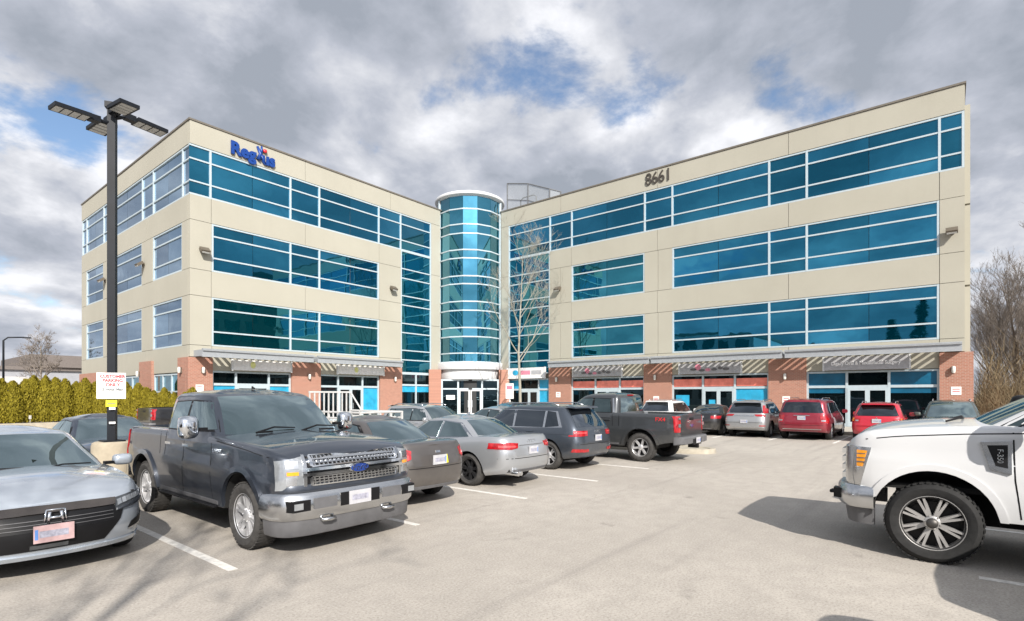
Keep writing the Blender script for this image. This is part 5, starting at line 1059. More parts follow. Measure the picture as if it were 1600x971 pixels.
# the row along the right wing
c7, q = crossover('crossover_car', (27.35, 7.0), 0, 'silver crossover with tall red lamps, left of the maroon minivan', 'paint_crv', 4.6, 1.86, 1.68, ('crv', 0.235, 5, True, 'rim_grey', 'tyre'), 0.36, wb=2.66, fo=0.92, glassmat='car_glass_dark')
n, t, fa, ra, w, H = q; rear_common(c7, 0.9, 0.72, (0.17, 0.40), lower=True)
for sg in (1, -1):
    m = MB(); patch(m, c7.cb, 'B', [(sg * 0.66, 1.42), (sg * 0.76, 1.42)], [(sg * 0.74, 1.08), (sg * 0.86, 1.08)], 4, 5, 0.014, 0.03); patch(m, c7.bb, 'B', [(sg * 0.42, 1.02), (sg * 0.87, 1.03)], [(sg * 0.5, 0.95), (sg * 0.88, 0.93)], 7, 3, 0.016, 0.03); m.build('tail_lamp', 'lamp_red', c7.root, 40)
    c7.panel('bumper_reflector', 'lamp_red', c7.bb, 'B', *rect(*sorted((sg * 0.62, sg * 0.84)), 0.52, 0.56), n=4, r=2, off=0.01)
c7.panel('hatch_trim', 'chrome_satin', c7.bb, 'B', *rect(-0.42, 0.42, 0.955, 0.985), n=10, r=2, off=0.014); c7.panel('bumper_trim', 'chrome_satin', c7.bb, 'B', *rect(-0.78, 0.78, 0.43, 0.47), n=14, r=3, off=0.014)
c8, q = crossover('minivan', (27.6, 4.72), 0, 'dark red minivan parked between the silver crossover and the bright red hatchback', 'paint_maroon', 5.1, 2.0, 1.76, ('van', 0.225, 5, True, 'rim_silver', 'tyre'), 0.345, 'van', wb=3.06, fo=0.95, glassmat='car_glass_dark')
n, t, fa, ra, w, H = q; rear_common(c8, 1.0, 0.93, (0.16, 0.36)); c8.root['category'] = 'minivan'
for sg in (1, -1):
    tl = c8.panel('tail_lamp', 'lamp_red', c8.bb, 'B', [(sg * 0.66, 1.05), (sg * 0.94, 1.05)], [(sg * 0.7, 0.74), (sg * 0.95, 0.72)], n=7, r=5, off=0.014); c8.panel('lamp_lens', 'lamp_clear', c8.bb, 'B', *rect(*sorted((sg * 0.72, sg * 0.86)), 0.8, 0.85), n=3, r=2, off=0.02, parent=tl)
c8.panel('bumper_trim', 'chrome_satin', c8.bb, 'B', *rect(-0.72, 0.72, 0.455, 0.485), n=14, r=2, off=0.014); c8.panel('hatch_trim', 'chrome_satin', c8.bb, 'B', *rect(-0.3, 0.3, 1.02, 1.045), n=8, r=2, off=0.014)
c9, q = crossover('hatchback_car', (27.7, 2.16), 0, 'bright red hatchback with amber edged tail lamps in front of the navy shop front', 'paint_red', 4.5, 1.8, 1.62, ('hatch', 0.22, 5, False, 'rim_silver', 'tyre'), 0.335, wb=2.62, fo=0.9, glassmat='car_glass_dark')
n, t, fa, ra, w, H = q; rear_common(c9, 0.9, 0.86, (0.17, 0.40))
for sg in (1, -1):
    tl = c9.panel('tail_lamp', 'lamp_red', c9.bb, 'B', [(sg * 0.52, 0.99), (sg * 0.85, 1.0)], [(sg * 0.56, 0.80), (sg * 0.87, 0.78)], n=7, r=4, off=0.014); c9.panel('lamp_lens', 'lamp_amber', c9.bb, 'B', *rect(*sorted((sg * 0.76, sg * 0.85)), 0.84, 0.96), n=3, r=3, off=0.02, parent=tl); c9.panel('lamp_lens', 'lamp_clear', c9.bb, 'B', *rect(*sorted((sg * 0.6, sg * 0.7)), 0.84, 0.89), n=3, r=2, off=0.02, parent=tl)
m = MB()
for k in range(3):
    a = pi / 2 + 2 * pi * k / 3; X = c9.bb.ray_cast(Vector((-9, 0, 0.97)), Vector((1, 0, 0)), 20)[0].x - 0.02
    m.prism([(X, 0, 0.965), (X, 0.028 * cos(a + 0.5), 0.965 + 0.028 * sin(a + 0.5)), (X, 0.056 * cos(a), 0.965 + 0.056 * sin(a)), (X, 0.028 * cos(a - 0.5), 0.965 + 0.028 * sin(a - 0.5))], (0.012, 0, 0))
c9.mk('emblem', 'chrome', m)
c10, q = crossover('crossover_car', (27.1, -0.12), pi, 'dark olive crossover facing out, by the end of the right wing', 'paint_olive', 4.5, 1.84, 1.72, ('suv2', 0.23, 5, True, 'rim_grey', 'tyre'), 0.355, wb=2.62, fo=0.88)
c11, q = crossover('crossover_car', (27.4, 11.3), 0, 'white crossover seen over the bed of the lead grey pickup', 'paint_white', 4.5, 1.84, 1.68, ('suv3', 0.23, 5, True, 'rim_grey', 'tyre'), 0.355, wb=2.62, fo=0.88, glassmat='car_glass_dark')
S = road_spec('saloon', 4.5, 1.76, 1.45, 2.66, 0.88, ('blk', 0.21, 7, False, 'rim_grey', 'tyre'), 0.32, glassmat='car_glass_dark')
c12 = Car('sedan_car', S, (27.2, 8.95), 0, 'black sedan left of the silver crossover', 'car', 'paint_black'); common_road(c12); rear_common(c12, 0.8, 0.78, (0.19, 0.42))
for cc, (y0, y1, z0, z1), bv in ((c11, (0.58, 0.86, 0.88, 1.04), 0), (c12, (0.5, 0.82, 0.8, 0.93), 0)):
    for sg in (1, -1): cc.panel('tail_lamp', 'lamp_red', cc.bb, 'B', *rect(*sorted((sg * y0, sg * y1)), z0, z1), n=7, r=4, off=0.014)
rear_common(c11, 0.9, 0.8, (0.17, 0.4))
def plain_front(c, z0, z1, lampmat='lamp_clear'):
    n, t, fa, ra, w, H = c.S['_']
    c.panel('grille', 'trim_black', c.bb, 'F', *rect(-0.42 * w, 0.42 * w, z0, z1), n=10, r=3, off=0.01); c.panel('lower_grille', 'trim_black', c.bb, 'F', *rect(-0.5 * w, 0.5 * w, 0.2 * H, 0.28 * H), n=10, r=3, off=0.01)
    for k in range(2): c.panel('grille_slat', 'chrome_satin', c.bb, 'F', *rect(-0.4 * w, 0.4 * w, z0 + (k + 0.7) * (z1 - z0) / 2.6 - 0.01, z0 + (k + 0.7) * (z1 - z0) / 2.6 + 0.01), n=10, r=2, off=0.02)
    for sg in (1, -1): c.panel('headlamp', lampmat, c.bb, 'F', [(sg * 0.48 * w, z1), (sg * 0.88 * w, z1 + 0.05)], [(sg * 0.5 * w, z0 + 0.02), (sg * 0.88 * w, z0 + 0.05)], n=8, r=4, off=0.014)
    c.plate('F', 0, z0 - 0.08, off=0.03)
plain_front(c10, 0.62, 0.76)

# second row, behind the first
S = road_spec('saloon', 4.75, 1.8, 1.45, 2.75, 0.95, ('navy', 0.215, 7, False, 'rim_silver', 'tyre'), 0.325)
c13 = Car('sedan_car', S, (3.62, 14.35), -pi / 2, 'dark blue grey sedan behind the lamp post', 'car', 'paint_navy'); common_road(c13); plain_front(c13, 0.54, 0.68); c13.mirrors(c13.S['_'][2] - 0.8, 0.98, 1.0, 'paint_navy', (0.1, 0.1, 0.07))
c14, q = crossover('crossover_car', (13.55, 14.6), -pi / 2, 'silver crossover nose out behind the brown grey sedan', 'paint_silver', 4.5, 1.84, 1.56, ('suv4', 0.23, 5, True, 'rim_grey', 'tyre'), 0.345, wb=2.66, fo=0.88); plain_front(c14, 0.6, 0.72)
S = road_spec('saloon', 4.6, 1.78, 1.45, 2.7, 0.9, ('sil2', 0.215, 5, True, 'rim_silver', 'tyre'), 0.325)
c15 = Car('sedan_car', S, (16.4, 14.3), pi / 2, 'pale silver sedan behind the slate blue crossover', 'car', 'paint_silver'); common_road(c15); rear_common(c15, 0.8, 0.78, (0.19, 0.42))
for sg in (1, -1): c15.panel('tail_lamp', 'lamp_red', c15.bb, 'B', *rect(*sorted((sg * 0.5, sg * 0.84)), 0.8, 0.93), n=7, r=4, off=0.014)
S = road_spec('saloon', 4.6, 1.78, 1.45, 2.7, 0.9, ('blu2', 0.215, 7, False, 'rim_silver', 'tyre'), 0.325)
c16 = Car('sedan_car', S, (27.2, 21.6), 0, 'dark blue sedan parked in front of the bare tree', 'car', 'paint_navy'); common_road(c16); rear_common(c16, 0.8, 0.78, (0.19, 0.42))
for sg in (1, -1): c16.panel('tail_lamp', 'lamp_red', c16.bb, 'B', *rect(*sorted((sg * 0.5, sg * 0.84)), 0.8, 0.93), n=7, r=4, off=0.014)
c17 = Car('pickup_truck', pickup_spec(('blkp', 0.25, 6, False, 'rim_black', 'tyre')), (10.7, 26.2), 0.0, 'black pickup parked side on by the cedar hedge', 'pickup truck', 'paint_black'); pickup_common(c17, False); c17.mirrors(0.6, 1.44, 1.15, 'trim_black', (0.12, 0.11, 0.13))

# white heavy pickup, nose into the lane
def heavy_spec():
    return dict(plan=[(0.85, 0), (0.845, 0.45), (0.82, 0.8), (0.75, 0.945), (0.60, 1.0), (0.0, 1.015), (-1.0, 1.01), (-3.0, 1.01), (-4.9, 1.0), (-5.02, 0.93), (-5.05, 0.8), (-5.05, 0)],
        zt=[(-5.05, 1.45), (-4.8, 1.47), (-3.1, 1.48), (-2.8, 1.46), (-1.25, 1.50), (-0.85, 1.53), (-0.2, 1.51), (0.4, 1.465), (0.62, 1.43), (0.76, 1.37), (0.85, 1.27)], zb=[(-5.05, 0.65), (-4.6, 0.6), (-1.0, 0.53), (-0.6, 0.53), (0.5, 0.66), (0.85, 0.76)],
        sec=[(0, 0.965), (0.08, 0.98), (0.3, 1.0), (0.55, 1.0), (0.66, 0.985), (0.85, 0.975), (0.94, 0.965), (0.985, 0.94), (1, 0.91)], dF=[(0, 0.0), (0.85, 0.0), (0.96, -0.015), (1, -0.045)], arch=[(0.0, 0.46, 0.56), (-4.05, 0.46, 0.56)], tr=0.445, tw=0.29, wheel=('heavy', 0.308, 8, True, 'rim_grey', 'tyre'), clear=0.4,
        bed=(-3.05, -4.95), crown=[(-5, 0.02), (-1.2, 0.05), (0, 0.07), (0.75, 0.03), (0.85, 0.01)], nosez=0.3, tailz=0.15, inset=0.0, rows=None,
        cab=dict(z0=1.42, z1=2.08, xf=[(0, -0.10), (0.12, -0.24), (0.85, -1.12), (0.95, -1.28), (1, -1.45)], xr=[(0, -2.95), (0.5, -2.93), (0.88, -2.88), (1, -2.7)], hw=[(0, 0.97), (0.15, 0.945), (0.5, 0.88), (0.85, 0.80), (0.94, 0.76), (0.98, 0.71), (1, 0.64)], crown=0.06, cf=1.1, cb=0.5,
            ws=(0.17, 0.9), rs=(0.2, 0.82), side=[([(-1.22, 1.93), (-1.95, 1.94)], [(-0.62, 1.535), (-1.95, 1.50)]), ([(-2.02, 1.94), (-2.6, 1.92)], [(-2.02, 1.46), (-2.68, 1.47)])], dlo=([(-1.2, 1.95), (-1.95, 1.96), (-2.62, 1.94)], [(-0.54, 1.515), (-1.95, 1.475), (-2.72, 1.46)])))
hs = heavy_spec(); hs.pop('rows')
c18 = Car('pickup_truck', hs, (8.55, 0.13), pi / 2, 'white heavy duty pickup with amber marker lamp and dark tyres, nose in the lane', 'pickup truck', 'paint_white')
flares(c18, 'paint_white', 0.07, 0.018); c18.hood_gap([(0.62, 1.34), (0.3, 1.39), (-0.3, 1.44), (-0.78, 1.465)], 0.006); c18.side_seam([(-0.66, 1.47), (-0.67, 1.0), (-0.72, 0.58)]); c18.side_seam([(-1.98, 1.43), (-1.98, 0.58)])
xn = 0.84; path = [(p.x, p.y) for p in smooth_path([(xn + 0.12, 0), (xn + 0.115, 0.42), (xn + 0.08, 0.74), (xn - 0.02, 0.93), (xn - 0.13, 1.0), (xn - 0.30, 1.01)])]
fb = bumper_loop(c18, 'front_bumper', 'chrome_satin', [(-0.16, 0.53), (-0.02, 0.53), (0.01, 0.57), (0.015, 0.66), (0.0, 0.76), (-0.03, 0.79), (-0.16, 0.79)], path)
for sg in (1, -1):
    dm = [(x, y) for x, y in path if y * sg > 0.62]; 
    bumper_loop(c18, 'air_deflector', 'trim_grey', [(-0.17, 0.33), (-0.1, 0.33), (-0.07, 0.53), (-0.17, 0.53)], dm, fb)
    MB().obox((xn + 0.06, sg * 0.78, 0.66), (0.07, -sg * 0.03, 0), (0, 0.07, 0), (0, 0, 0.06)).build('fog_lamp_bezel', 'trim_black', fb)
    MB().tube([(xn - 0.05, sg * 0.42, 0.62), (xn + 0.2, sg * 0.42, 0.62), (xn + 0.21, sg * 0.5, 0.62), (xn - 0.05, sg * 0.52, 0.62)], 0.022, 8).build('tow_hook', 'trim_black', fb, True)
    m = MB(); patch(m, c18.bb, 'F', [(sg * 0.66, 1.245), (sg * 0.95, 1.235)], [(sg * 0.66, 0.82), (sg * 0.95, 0.80)], 7, 5, 0.02, 0.04); patch(m, c18.bb, 'L' if sg == 1 else 'R', [(0.775, 1.255), (0.56, 1.245)], [(0.775, 0.80), (0.67, 0.80)], 6, 5, 0.015, 0.04); hl = m.build('headlamp', 'chrome_satin', c18.root, 40)
    am = c18.panel('marker_lamp', 'lamp_amber', c18.bb, 'L' if sg == 1 else 'R', [(0.70, 1.21), (0.60, 1.205)], [(0.70, 1.02), (0.645, 1.02)], n=4, r=4, off=0.026, th=0.04, parent=hl)
    for k in range(3): c18.panel('lamp_rib', 'trim_grey', c18.bb, 'L' if sg == 1 else 'R', [(0.70, 1.17 - 0.046 * k), (0.615, 1.17 - 0.046 * k)], [(0.70, 1.16 - 0.046 * k), (0.615, 1.16 - 0.046 * k)], n=3, r=2, off=0.03, th=0.04, parent=am)
    v = 'L' if sg == 1 else 'R'
    vt = c18.panel('fender_vent', 'chrome_satin', c18.bb, v, [(-0.40, 1.36), (-0.645, 1.38)], [(-0.48, 1.08), (-0.645, 1.04)], n=5, r=6, off=0.026, th=0.03)
    c18.panel('vent_field', 'trim_black', c18.bb, v, [(-0.455, 1.33), (-0.615, 1.34)], [(-0.52, 1.12), (-0.615, 1.10)], n=4, r=5, off=0.032, th=0.03, parent=vt)
    yy = c18.bb.ray_cast(Vector((-0.55, sg * 6, 1.22)), Vector((0, -sg, 0)), 20)[0].y + sg * 0.036
    M = Matrix.Translation((-0.555, yy, 1.225)) @ Matrix.Rotation(pi if sg == 1 else 0, 4, 'Z') @ Matrix.Rotation(pi / 2, 4, 'X') @ Matrix.Rotation(-pi / 2, 4, 'Z'); place_text('badge', 'F-350', 0.068, 0.004, M, 'chrome', vt, 'CENTER', 0.95)
    MB().tube([(-0.9, sg * 1.0, 0.47), (-2.9, sg * 1.0, 0.47)], 0.05, 10).build('running_board', 'trim_black', c18.root, True)
    for k in (0.9, 0.35): pass
c18.mirrors(-0.86, 1.66, 1.24, 'trim_black', (0.15, 0.13, 0.2)); c18.handles((-1.75, -2.75), 1.22, 'chrome')
G = c18.panel('grille', 'trim_black', c18.bb, 'F', *rect(-0.64, 0.64, 0.82, 1.245), n=12, r=4, off=0.015, th=0.04)
for k in range(4): c18.panel('grille_bar', 'chrome', c18.bb, 'F', *rect(-0.66, 0.66, 0.835 + 0.1 * k, 0.895 + 0.1 * k), n=12, r=3, off=0.06, th=0.07, parent=G)
for y in (0.1, 0.6): MB().tube([(-0.12, y, 1.56), (-0.26, y - 0.2, 1.60), (-0.28, y - 0.55, 1.585)], 0.012, 6).build('wiper', 'trim_black', c18.root)
c18.mk('hub_ring', 'brake', MB().lathe([(0.0, 0.0), (0.05, 0.0), (0.055, -0.02), (0.055, -0.07)], 16, (0, 1.03, 0.441), 'y'), None, True)
# neighbours of the white pickup stand just outside the view and shade the tarmac
c19 = Car('pickup_truck', pickup_spec(('nb1', 0.25, 6, False, 'rim_silver', 'tyre')), (6.12, -3.88), pi / 2, 'dark pickup in the next stall to the white heavy pickup', 'pickup truck', 'paint_graphite', detail=1); pickup_common(c19, False)
c20 = Car('pickup_truck', pickup_spec(('nb2', 0.25, 6, False, 'rim_silver', 'tyre')), (3.3, -3.1), pi / 2, 'white pickup two stalls from the white heavy pickup', 'pickup truck', 'paint_white', detail=1); pickup_common(c20, False)

# white utility trailer with upright ramp gate
def trailer():
    mat('trailer_white', (0.5, 0.5, 0.49), 0.5, 0.1, 0.1)
    r = empty('utility_trailer', (11.3, 16.2, 0), 0, 'white utility trailer with upright barred ramp gate behind the chrome nosed pickup', 'trailer', 'parked vehicles in the lot')
    x0, x1, y0, y1 = -0.85, 0.85, -1.5, 1.5
    MB().box(x0, x1, y0, y1, 0.52, 0.6).build('deck', 'trailer_white', r)
    for x in (x0, x1):
        for z in (0.85, 1.1, 1.3): MB().tube([(x, y0, z), (x, y1, z)], 0.035, 6).build('side_rail', 'trailer_white', r)
        for k in range(6): MB().box(x - 0.03, x + 0.03, y0 + k * 0.6 - 0.03, y0 + k * 0.6 + 0.03, 0.6, 1.33).build('rail_post', 'trailer_white', r)
    for z in (0.85, 1.3): MB().tube([(x0, y0, z), (x1, y0, z)], 0.035, 6).build('side_rail', 'trailer_white', r)
    for k in range(10): MB().box(x0 + k * 0.189 - 0.02, x0 + k * 0.189 + 0.02, y1 - 0.02, y1 + 0.02, 0.62, 1.98).build('gate_bar', 'trailer_white', r)
    MB().box(x0 - 0.03, x1 + 0.03, y1 - 0.03, y1 + 0.03, 1.96, 2.02).build('gate_bar', 'trailer_white', r)
    MB().tube([(x1, y1, 1.98), (x1, y1 - 0.7, 1.3)], 0.03, 6).build('gate_stay', 'trailer_white', r)
    tm, rm, bd = wheel_meshes('trl', 0.33, 0.2, 0.2, 5, False, 'rim_silver', 'tyre')
    for sg in (1, -1):
        w = obj('wheel', tm, None, r); w.location = (sg * 1.0, 0.1, 0.326); w.rotation_euler = (0, 0, -pi / 2 if sg == 1 else pi / 2); obj('rim', rm, None, w); w.rotation_euler.z += pi / 2 if False else 0
        w.rotation_euler = (0, 0, -pi / 2) if sg == 1 else (0, 0, pi / 2)
        MB().lathe([(0.38, -0.12), (0.42, -0.12), (0.42, 0.12), (0.38, 0.12)], 14, (sg * 1.0, 0.1, 0.33), 'x', 0, pi).build('mudguard', 'trailer_white', r)
    MB().tube([(-0.5, y0, 0.55), (0, y0 - 1.1, 0.5)], 0.04, 6).build('drawbar', 'trailer_white', r); MB().tube([(0.5, y0, 0.55), (0, y0 - 1.1, 0.5)], 0.04, 6).build('drawbar', 'trailer_white', r)
    MB().tube([(0, y0 - 1.0, 0.0), (0, y0 - 1.0, 0.7)], 0.035, 8).build('jack_stand', 'trim_black', r)
trailer()
# ------------------------------------------------------------------ lamp post with customer sign
def lamp_post():
    r = empty('lamp_post', (2.97, 11.42, 0), 0, 'black square lamp post with four floodlight heads on a round concrete base', 'lamp post')
    MB().lathe([(0.30, 0), (0.30, 0.98), (0.285, 1.03), (0.25, 1.05), (0, 1.05)], 28).build('base', 'pole_base', r, 40)
    MB().box(-0.16, 0.16, -0.16, 0.16, 1.05, 1.075).build('base_plate', 'black_metal', r)
    ca, sa = cos(-0.892 + 0.35), sin(-0.892 + 0.35); ax, ay = Vector((ca, sa, 0)), Vector((-sa, ca, 0)); u = Vector((0, 0, 1))
    MB().obox((0, 0, 3.98), ax * 0.06, ay * 0.06, u * 2.92).build('pole', 'black_metal', r)
    MB().obox((0, 0, 6.93), ax * 0.09, ay * 0.09, u * 0.05).build('pole_cap', 'black_metal', r)
    cr, cf = Vector((0.9678, -0.2517, 0)), Vector((0.2517, 0.9678, 0))
    heads = ((-cr * 0.93 + cf * -0.36, -0.22, 'l'), (cr * 0.93 + cf * 0.36, 0.02, 'r'), (cf * -0.93 + cr * 0.36, 0.0, 'n'), (cf * 0.93 - cr * 0.36, -0.12, 'b'))
    for d, dz, _ in heads:
        d = d.normalized(); s = Vector((-d.y, d.x, 0)); ctr = d * (0.6 if _ in 'lr' else 0.42) + u * (6.8 + dz); dd = (d * 0.985 - u * (0.04)).normalized(); up = s.cross(dd).normalized(); up = up if up.z > 0 else -up
        h = MB().obox(ctr, dd * 0.25, s * 0.15, up * 0.03).build('lamp_head', 'black_metal', r)
        MB().obox(ctr - dd * 0.33 + up * 0.01, dd * 0.08, s * 0.07, up * 0.05).build('driver_box', 'black_metal', h)
        MB().tube([u * (6.74 + dz * 0.5) + d * 0.05, ctr - dd * (0.40 if _ in 'lr' else 0.30)], 0.032, 8).build('bracket_arm', 'black_metal', h)
        for k in range(4): MB().obox(ctr + dd * (-0.18 + 0.12 * k) - up * 0.032, dd * 0.05, s * 0.115, up * 0.004).build('led_panel', 'lamp_lens', h)
    for z, hh in ((1.38, 0.018), (1.63, 0.022)): MB().obox(-cf * 0.105 + u * z, cr * 0.045, cf * 0.004, u * hh).build('pole_sticker', 'sign_white', r)
    return r
lamp_post()
def customer_sign():
    cr, cf, u = Vector((0.9678, -0.2517, 0)), Vector((0.2517, 0.9678, 0)), Vector((0, 0, 1)); nrm = (-cf - cr * 0.1).normalized(); rt = Vector((-nrm.y, nrm.x, 0)) 
    r = empty('customer_parking_sign', Vector((2.97, 11.42, 1.80)) + nrm * 0.125, 0, 'white sign with red lettering strapped to the lamp post', 'sign')
    MB().obox(u * 0.225, rt * 0.205, nrm * 0.004, u * 0.225).build('plate', 'sign_white', r)
    MB().obox(u * 0.225 - rt * 0.178, rt * 0.018, nrm * 0.0055, u * 0.222).build('edge_strip', 'sign_white', r)
    base = Matrix((( rt.x, u.x, nrm.x, 0), (rt.y, u.y, nrm.y, 0), (rt.z, u.z, nrm.z, 0), (0, 0, 0, 1)))
    for txt, sz, z, mt in (('CUSTOMER', 0.072, 0.385, 'text_red'), ('PARKING', 0.072, 0.315, 'text_red'), ('ONLY', 0.078, 0.24, 'text_red'), ('2 Hour Max', 0.064, 0.16, 'text_grey')):
        place_text('lettering', txt, sz, 0.001, base.copy() if False else Matrix.Translation(rt * 0.02 + u * z + nrm * 0.0055) @ base, mt, r, 'CENTER', 0.95, 0.0035)
    for z in (0.09, 0.06): MB().obox(u * z + rt * 0.02 + nrm * 0.0052, rt * 0.12, nrm * 0.0006, u * 0.006).build('print_band', 'lamp_lens', r)
    r2 = empty('yellow_tag', Vector((2.97, 11.42, 1.66)) + nrm * 0.118, 0, 'small yellow tag on the lamp post under the white sign', 'tag')
    MB().obox(u * 0.06, rt * 0.08, nrm * 0.003, u * 0.058).build('plate', 'label_yellow', r2); MB().obox(u * 0.055 + nrm * 0.0036, rt * 0.055, nrm * 0.0006, u * 0.008).build('print_band', 'text_grey', r2)
customer_sign()
def post_sign():
    r = empty('pavement_sign', (29.95, 24.35, 0.14), 0, 'white notice on a post with yellow sleeve beside the bare tree', 'sign')
    MB().tube([(0, 0, 0), (0, 0, 2.6)], 0.04, 8).build('post', 'sign_white', r); MB().tube([(0, 0, 0), (0, 0, 1.0)], 0.11, 12).build('sleeve', 'label_yellow', r, 40)
    MB().obox((-0.06, -0.02, 2.05), (0.02, 0.0, 0), (0, 0.35, 0), (0, 0, 0.55)).build('plate', 'sign_white', r); MB().obox((-0.083, -0.02, 2.3), (0.002, 0, 0), (0, 0.25, 0), (0, 0, 0.12)).build('print_band', 'pink_mark', r)
post_sign()

# ------------------------------------------------------------------ planting
def leafmat(name, a, b, c, scale=3.0):
    m, nt, bs = new_mat(name); pset(bs, rough=0.7, spec=0.25); tc = nt.nodes.new('ShaderNodeTexCoord').outputs['Object']; n = noise_node(nt, scale, 6, 0.7, tc); oi = nt.nodes.new('ShaderNodeObjectInfo').outputs['Random']
    cc = mix_col(nt, rng(nt, n, 0.3, 0.7), a, b); cc = mix_col(nt, rng(nt, oi, 0, 1, 0.0, 0.45), cc, c); nt.links.new(cc, bs.inputs['Base Color'])
leafmat('cedar', (0.15, 0.122, 0.010), (0.29, 0.235, 0.018), (0.20, 0.172, 0.015)); mat('bark_grey', (0.23, 0.20, 0.165), 0.9, 0, 0.3, 8.0, 0.3); mat('bark_pale', (0.27, 0.255, 0.21), 0.85, 0, 0.2, 6.0, 0.2); mat('bark_brown', (0.15, 0.125, 0.105), 0.95, 0, 0.3, 3.0)
mat('twig_brown', (0.20, 0.17, 0.145), 0.95, 0, 0.35, 0.8); mat('thicket', (0.17, 0.13, 0.075), 0.95, 0, 0.45, 0.5); leafmat('conifer', (0.014, 0.03, 0.012), (0.03, 0.055, 0.02), (0.02, 0.04, 0.02))
def cedar_mesh(seed, h, r, n=3600):
    R = random.Random(seed); vs = []; fs = []
    lobes = [(R.uniform(0, 6.28), R.uniform(0.1, 0.95), R.uniform(0.06, 0.16)) for _ in range(16)]
    for i in range(n):
        t = R.random() ** 0.85; a = R.uniform(0, 2 * pi); prof = r * (0.82 + 0.3 * sin(pi * min(1, t * 1.15))) * (1.0 if t < 0.72 else max(0.05, 1 - ((t - 0.72) / 0.28) ** 1.6))
        for la, lt, lr in lobes:
            d = (a - la + pi) % (2 * pi) - pi
            if abs(d) < 0.7 and abs(t - lt) < 0.22: prof += lr * r * 1.6 * (1 - abs(d) / 0.7) * (1 - abs(t - lt) / 0.22)
        rad = prof * (0.62 + 0.4 * R.random() ** 0.5); p = Vector((rad * cos(a), rad * sin(a), 0.05 + t * h)); s = R.uniform(0.03, 0.075)
        upv = Vector((cos(a) * 0.35 + R.gauss(0, 0.25), sin(a) * 0.35 + R.gauss(0, 0.25), 1)).normalized(); sd_ = Vector((-sin(a) + R.gauss(0, 0.5), cos(a) + R.gauss(0, 0.5), R.gauss(0, 0.3))).normalized()
        k = len(vs); vs += [p - sd_ * s * 0.5, p + sd_ * s * 0.5, p + sd_ * s * 0.35 + upv * s * 1.4, p + upv * s * 1.9, p - sd_ * s * 0.35 + upv * s * 1.4]; fs.append((k, k + 1, k + 2, k + 3, k + 4))
    me = bpy.data.meshes.new('foliage'); me.from_pydata([tuple(v) for v in vs], [], fs); me.materials.append(MATS['cedar']); return me
CED = [cedar_mesh(10 + i, 2.45, 0.42) for i in range(4)]; TRK = MB().tube([(0, 0, 0), (0, 0, 1.2), (0, 0, 2.3)], [0.05, 0.035, 0.01], 6).mesh('trunk'); TRK.materials.append(MATS['bark_brown'])
INN = MB().lathe([(0.0, 0.08), (0.24, 0.1), (0.30, 0.8), (0.29, 1.6), (0.18, 2.1), (0.0, 2.35)], 10).mesh('inner_foliage', True); INN.materials.append(MATS['cedar'])
def cedar(x, y, sc, zs, i, label, z=0.0):
    r = empty('cedar_shrub', (x, y, z), random.uniform(0, 6.28), label, 'shrub', 'columnar cedars of the hedge'); r.scale = (sc, sc, zs); obj('foliage', CED[i % 4], None, r); obj('trunk', TRK, None, r); obj('inner_foliage', INN, None, r)
bed = MB().box(3.4, 11.2, 39.9, 42.4, 0.0, 0.30).build('planting_bed', 'earth'); tag(bed, kind='structure')
MB().box(3.3, 9.1, 39.72, 39.9, 0.0, 0.34).build('kerb', 'kerb_concrete', bed); MB().box(9.1, 10.6, 25.6, 39.9, 0.0, 0.14).build('soil_strip', 'earth', bed); MB().box(8.92, 9.1, 25.5, 39.72, 0.0, 0.16).build('kerb', 'kerb_concrete', bed)
i = 0
for k in range(15): cedar(3.7 + k * 0.46 + random.uniform(-0.06, 0.06), 40.7 + random.uniform(-0.15, 0.15), random.uniform(0.95, 1.15), random.uniform(0.93, 1.08) + 0.05 * sin(k * 0.9), i, 'yellow green columnar cedar in the long clipped hedge', 0.28); i += 1
for k in range(11): cedar(9.75 + random.uniform(-0.12, 0.12), 39.2 - k * 0.72 + random.uniform(-0.1, 0.1), random.uniform(0.8, 1.0), random.uniform(0.78, 0.98), i, 'yellow green columnar cedar along the brick side wall', 0.1); i += 1
for k, y in enumerate((31.0, 29.6, 28.4, 27.1, 26.2)): cedar(9.8, y, random.uniform(0.66, 0.85), random.uniform(0.72, 0.88), i, 'small pointed cedar standing apart, near the brick corner pier', 0.1); i += 1
def hedge_tag(x, y, z, l):
    r = empty('plant_tag', (x, y, z), 0.6, l, 'tag', 'white tags in the hedge'); MB().box(-0.07, 0.07, -0.006, 0.006, 0, 0.2).build('card', 'sign_white', r); MB().box(-0.008, 0.008, -0.004, 0.004, -0.3, 0.0).build('stake', 'sign_white', r)
hedge_tag(5.0, 40.1, 0.62, 'small white tag low in the long hedge'); hedge_tag(6.6, 40.1, 0.55, 'small white tag near the middle of the long hedge')

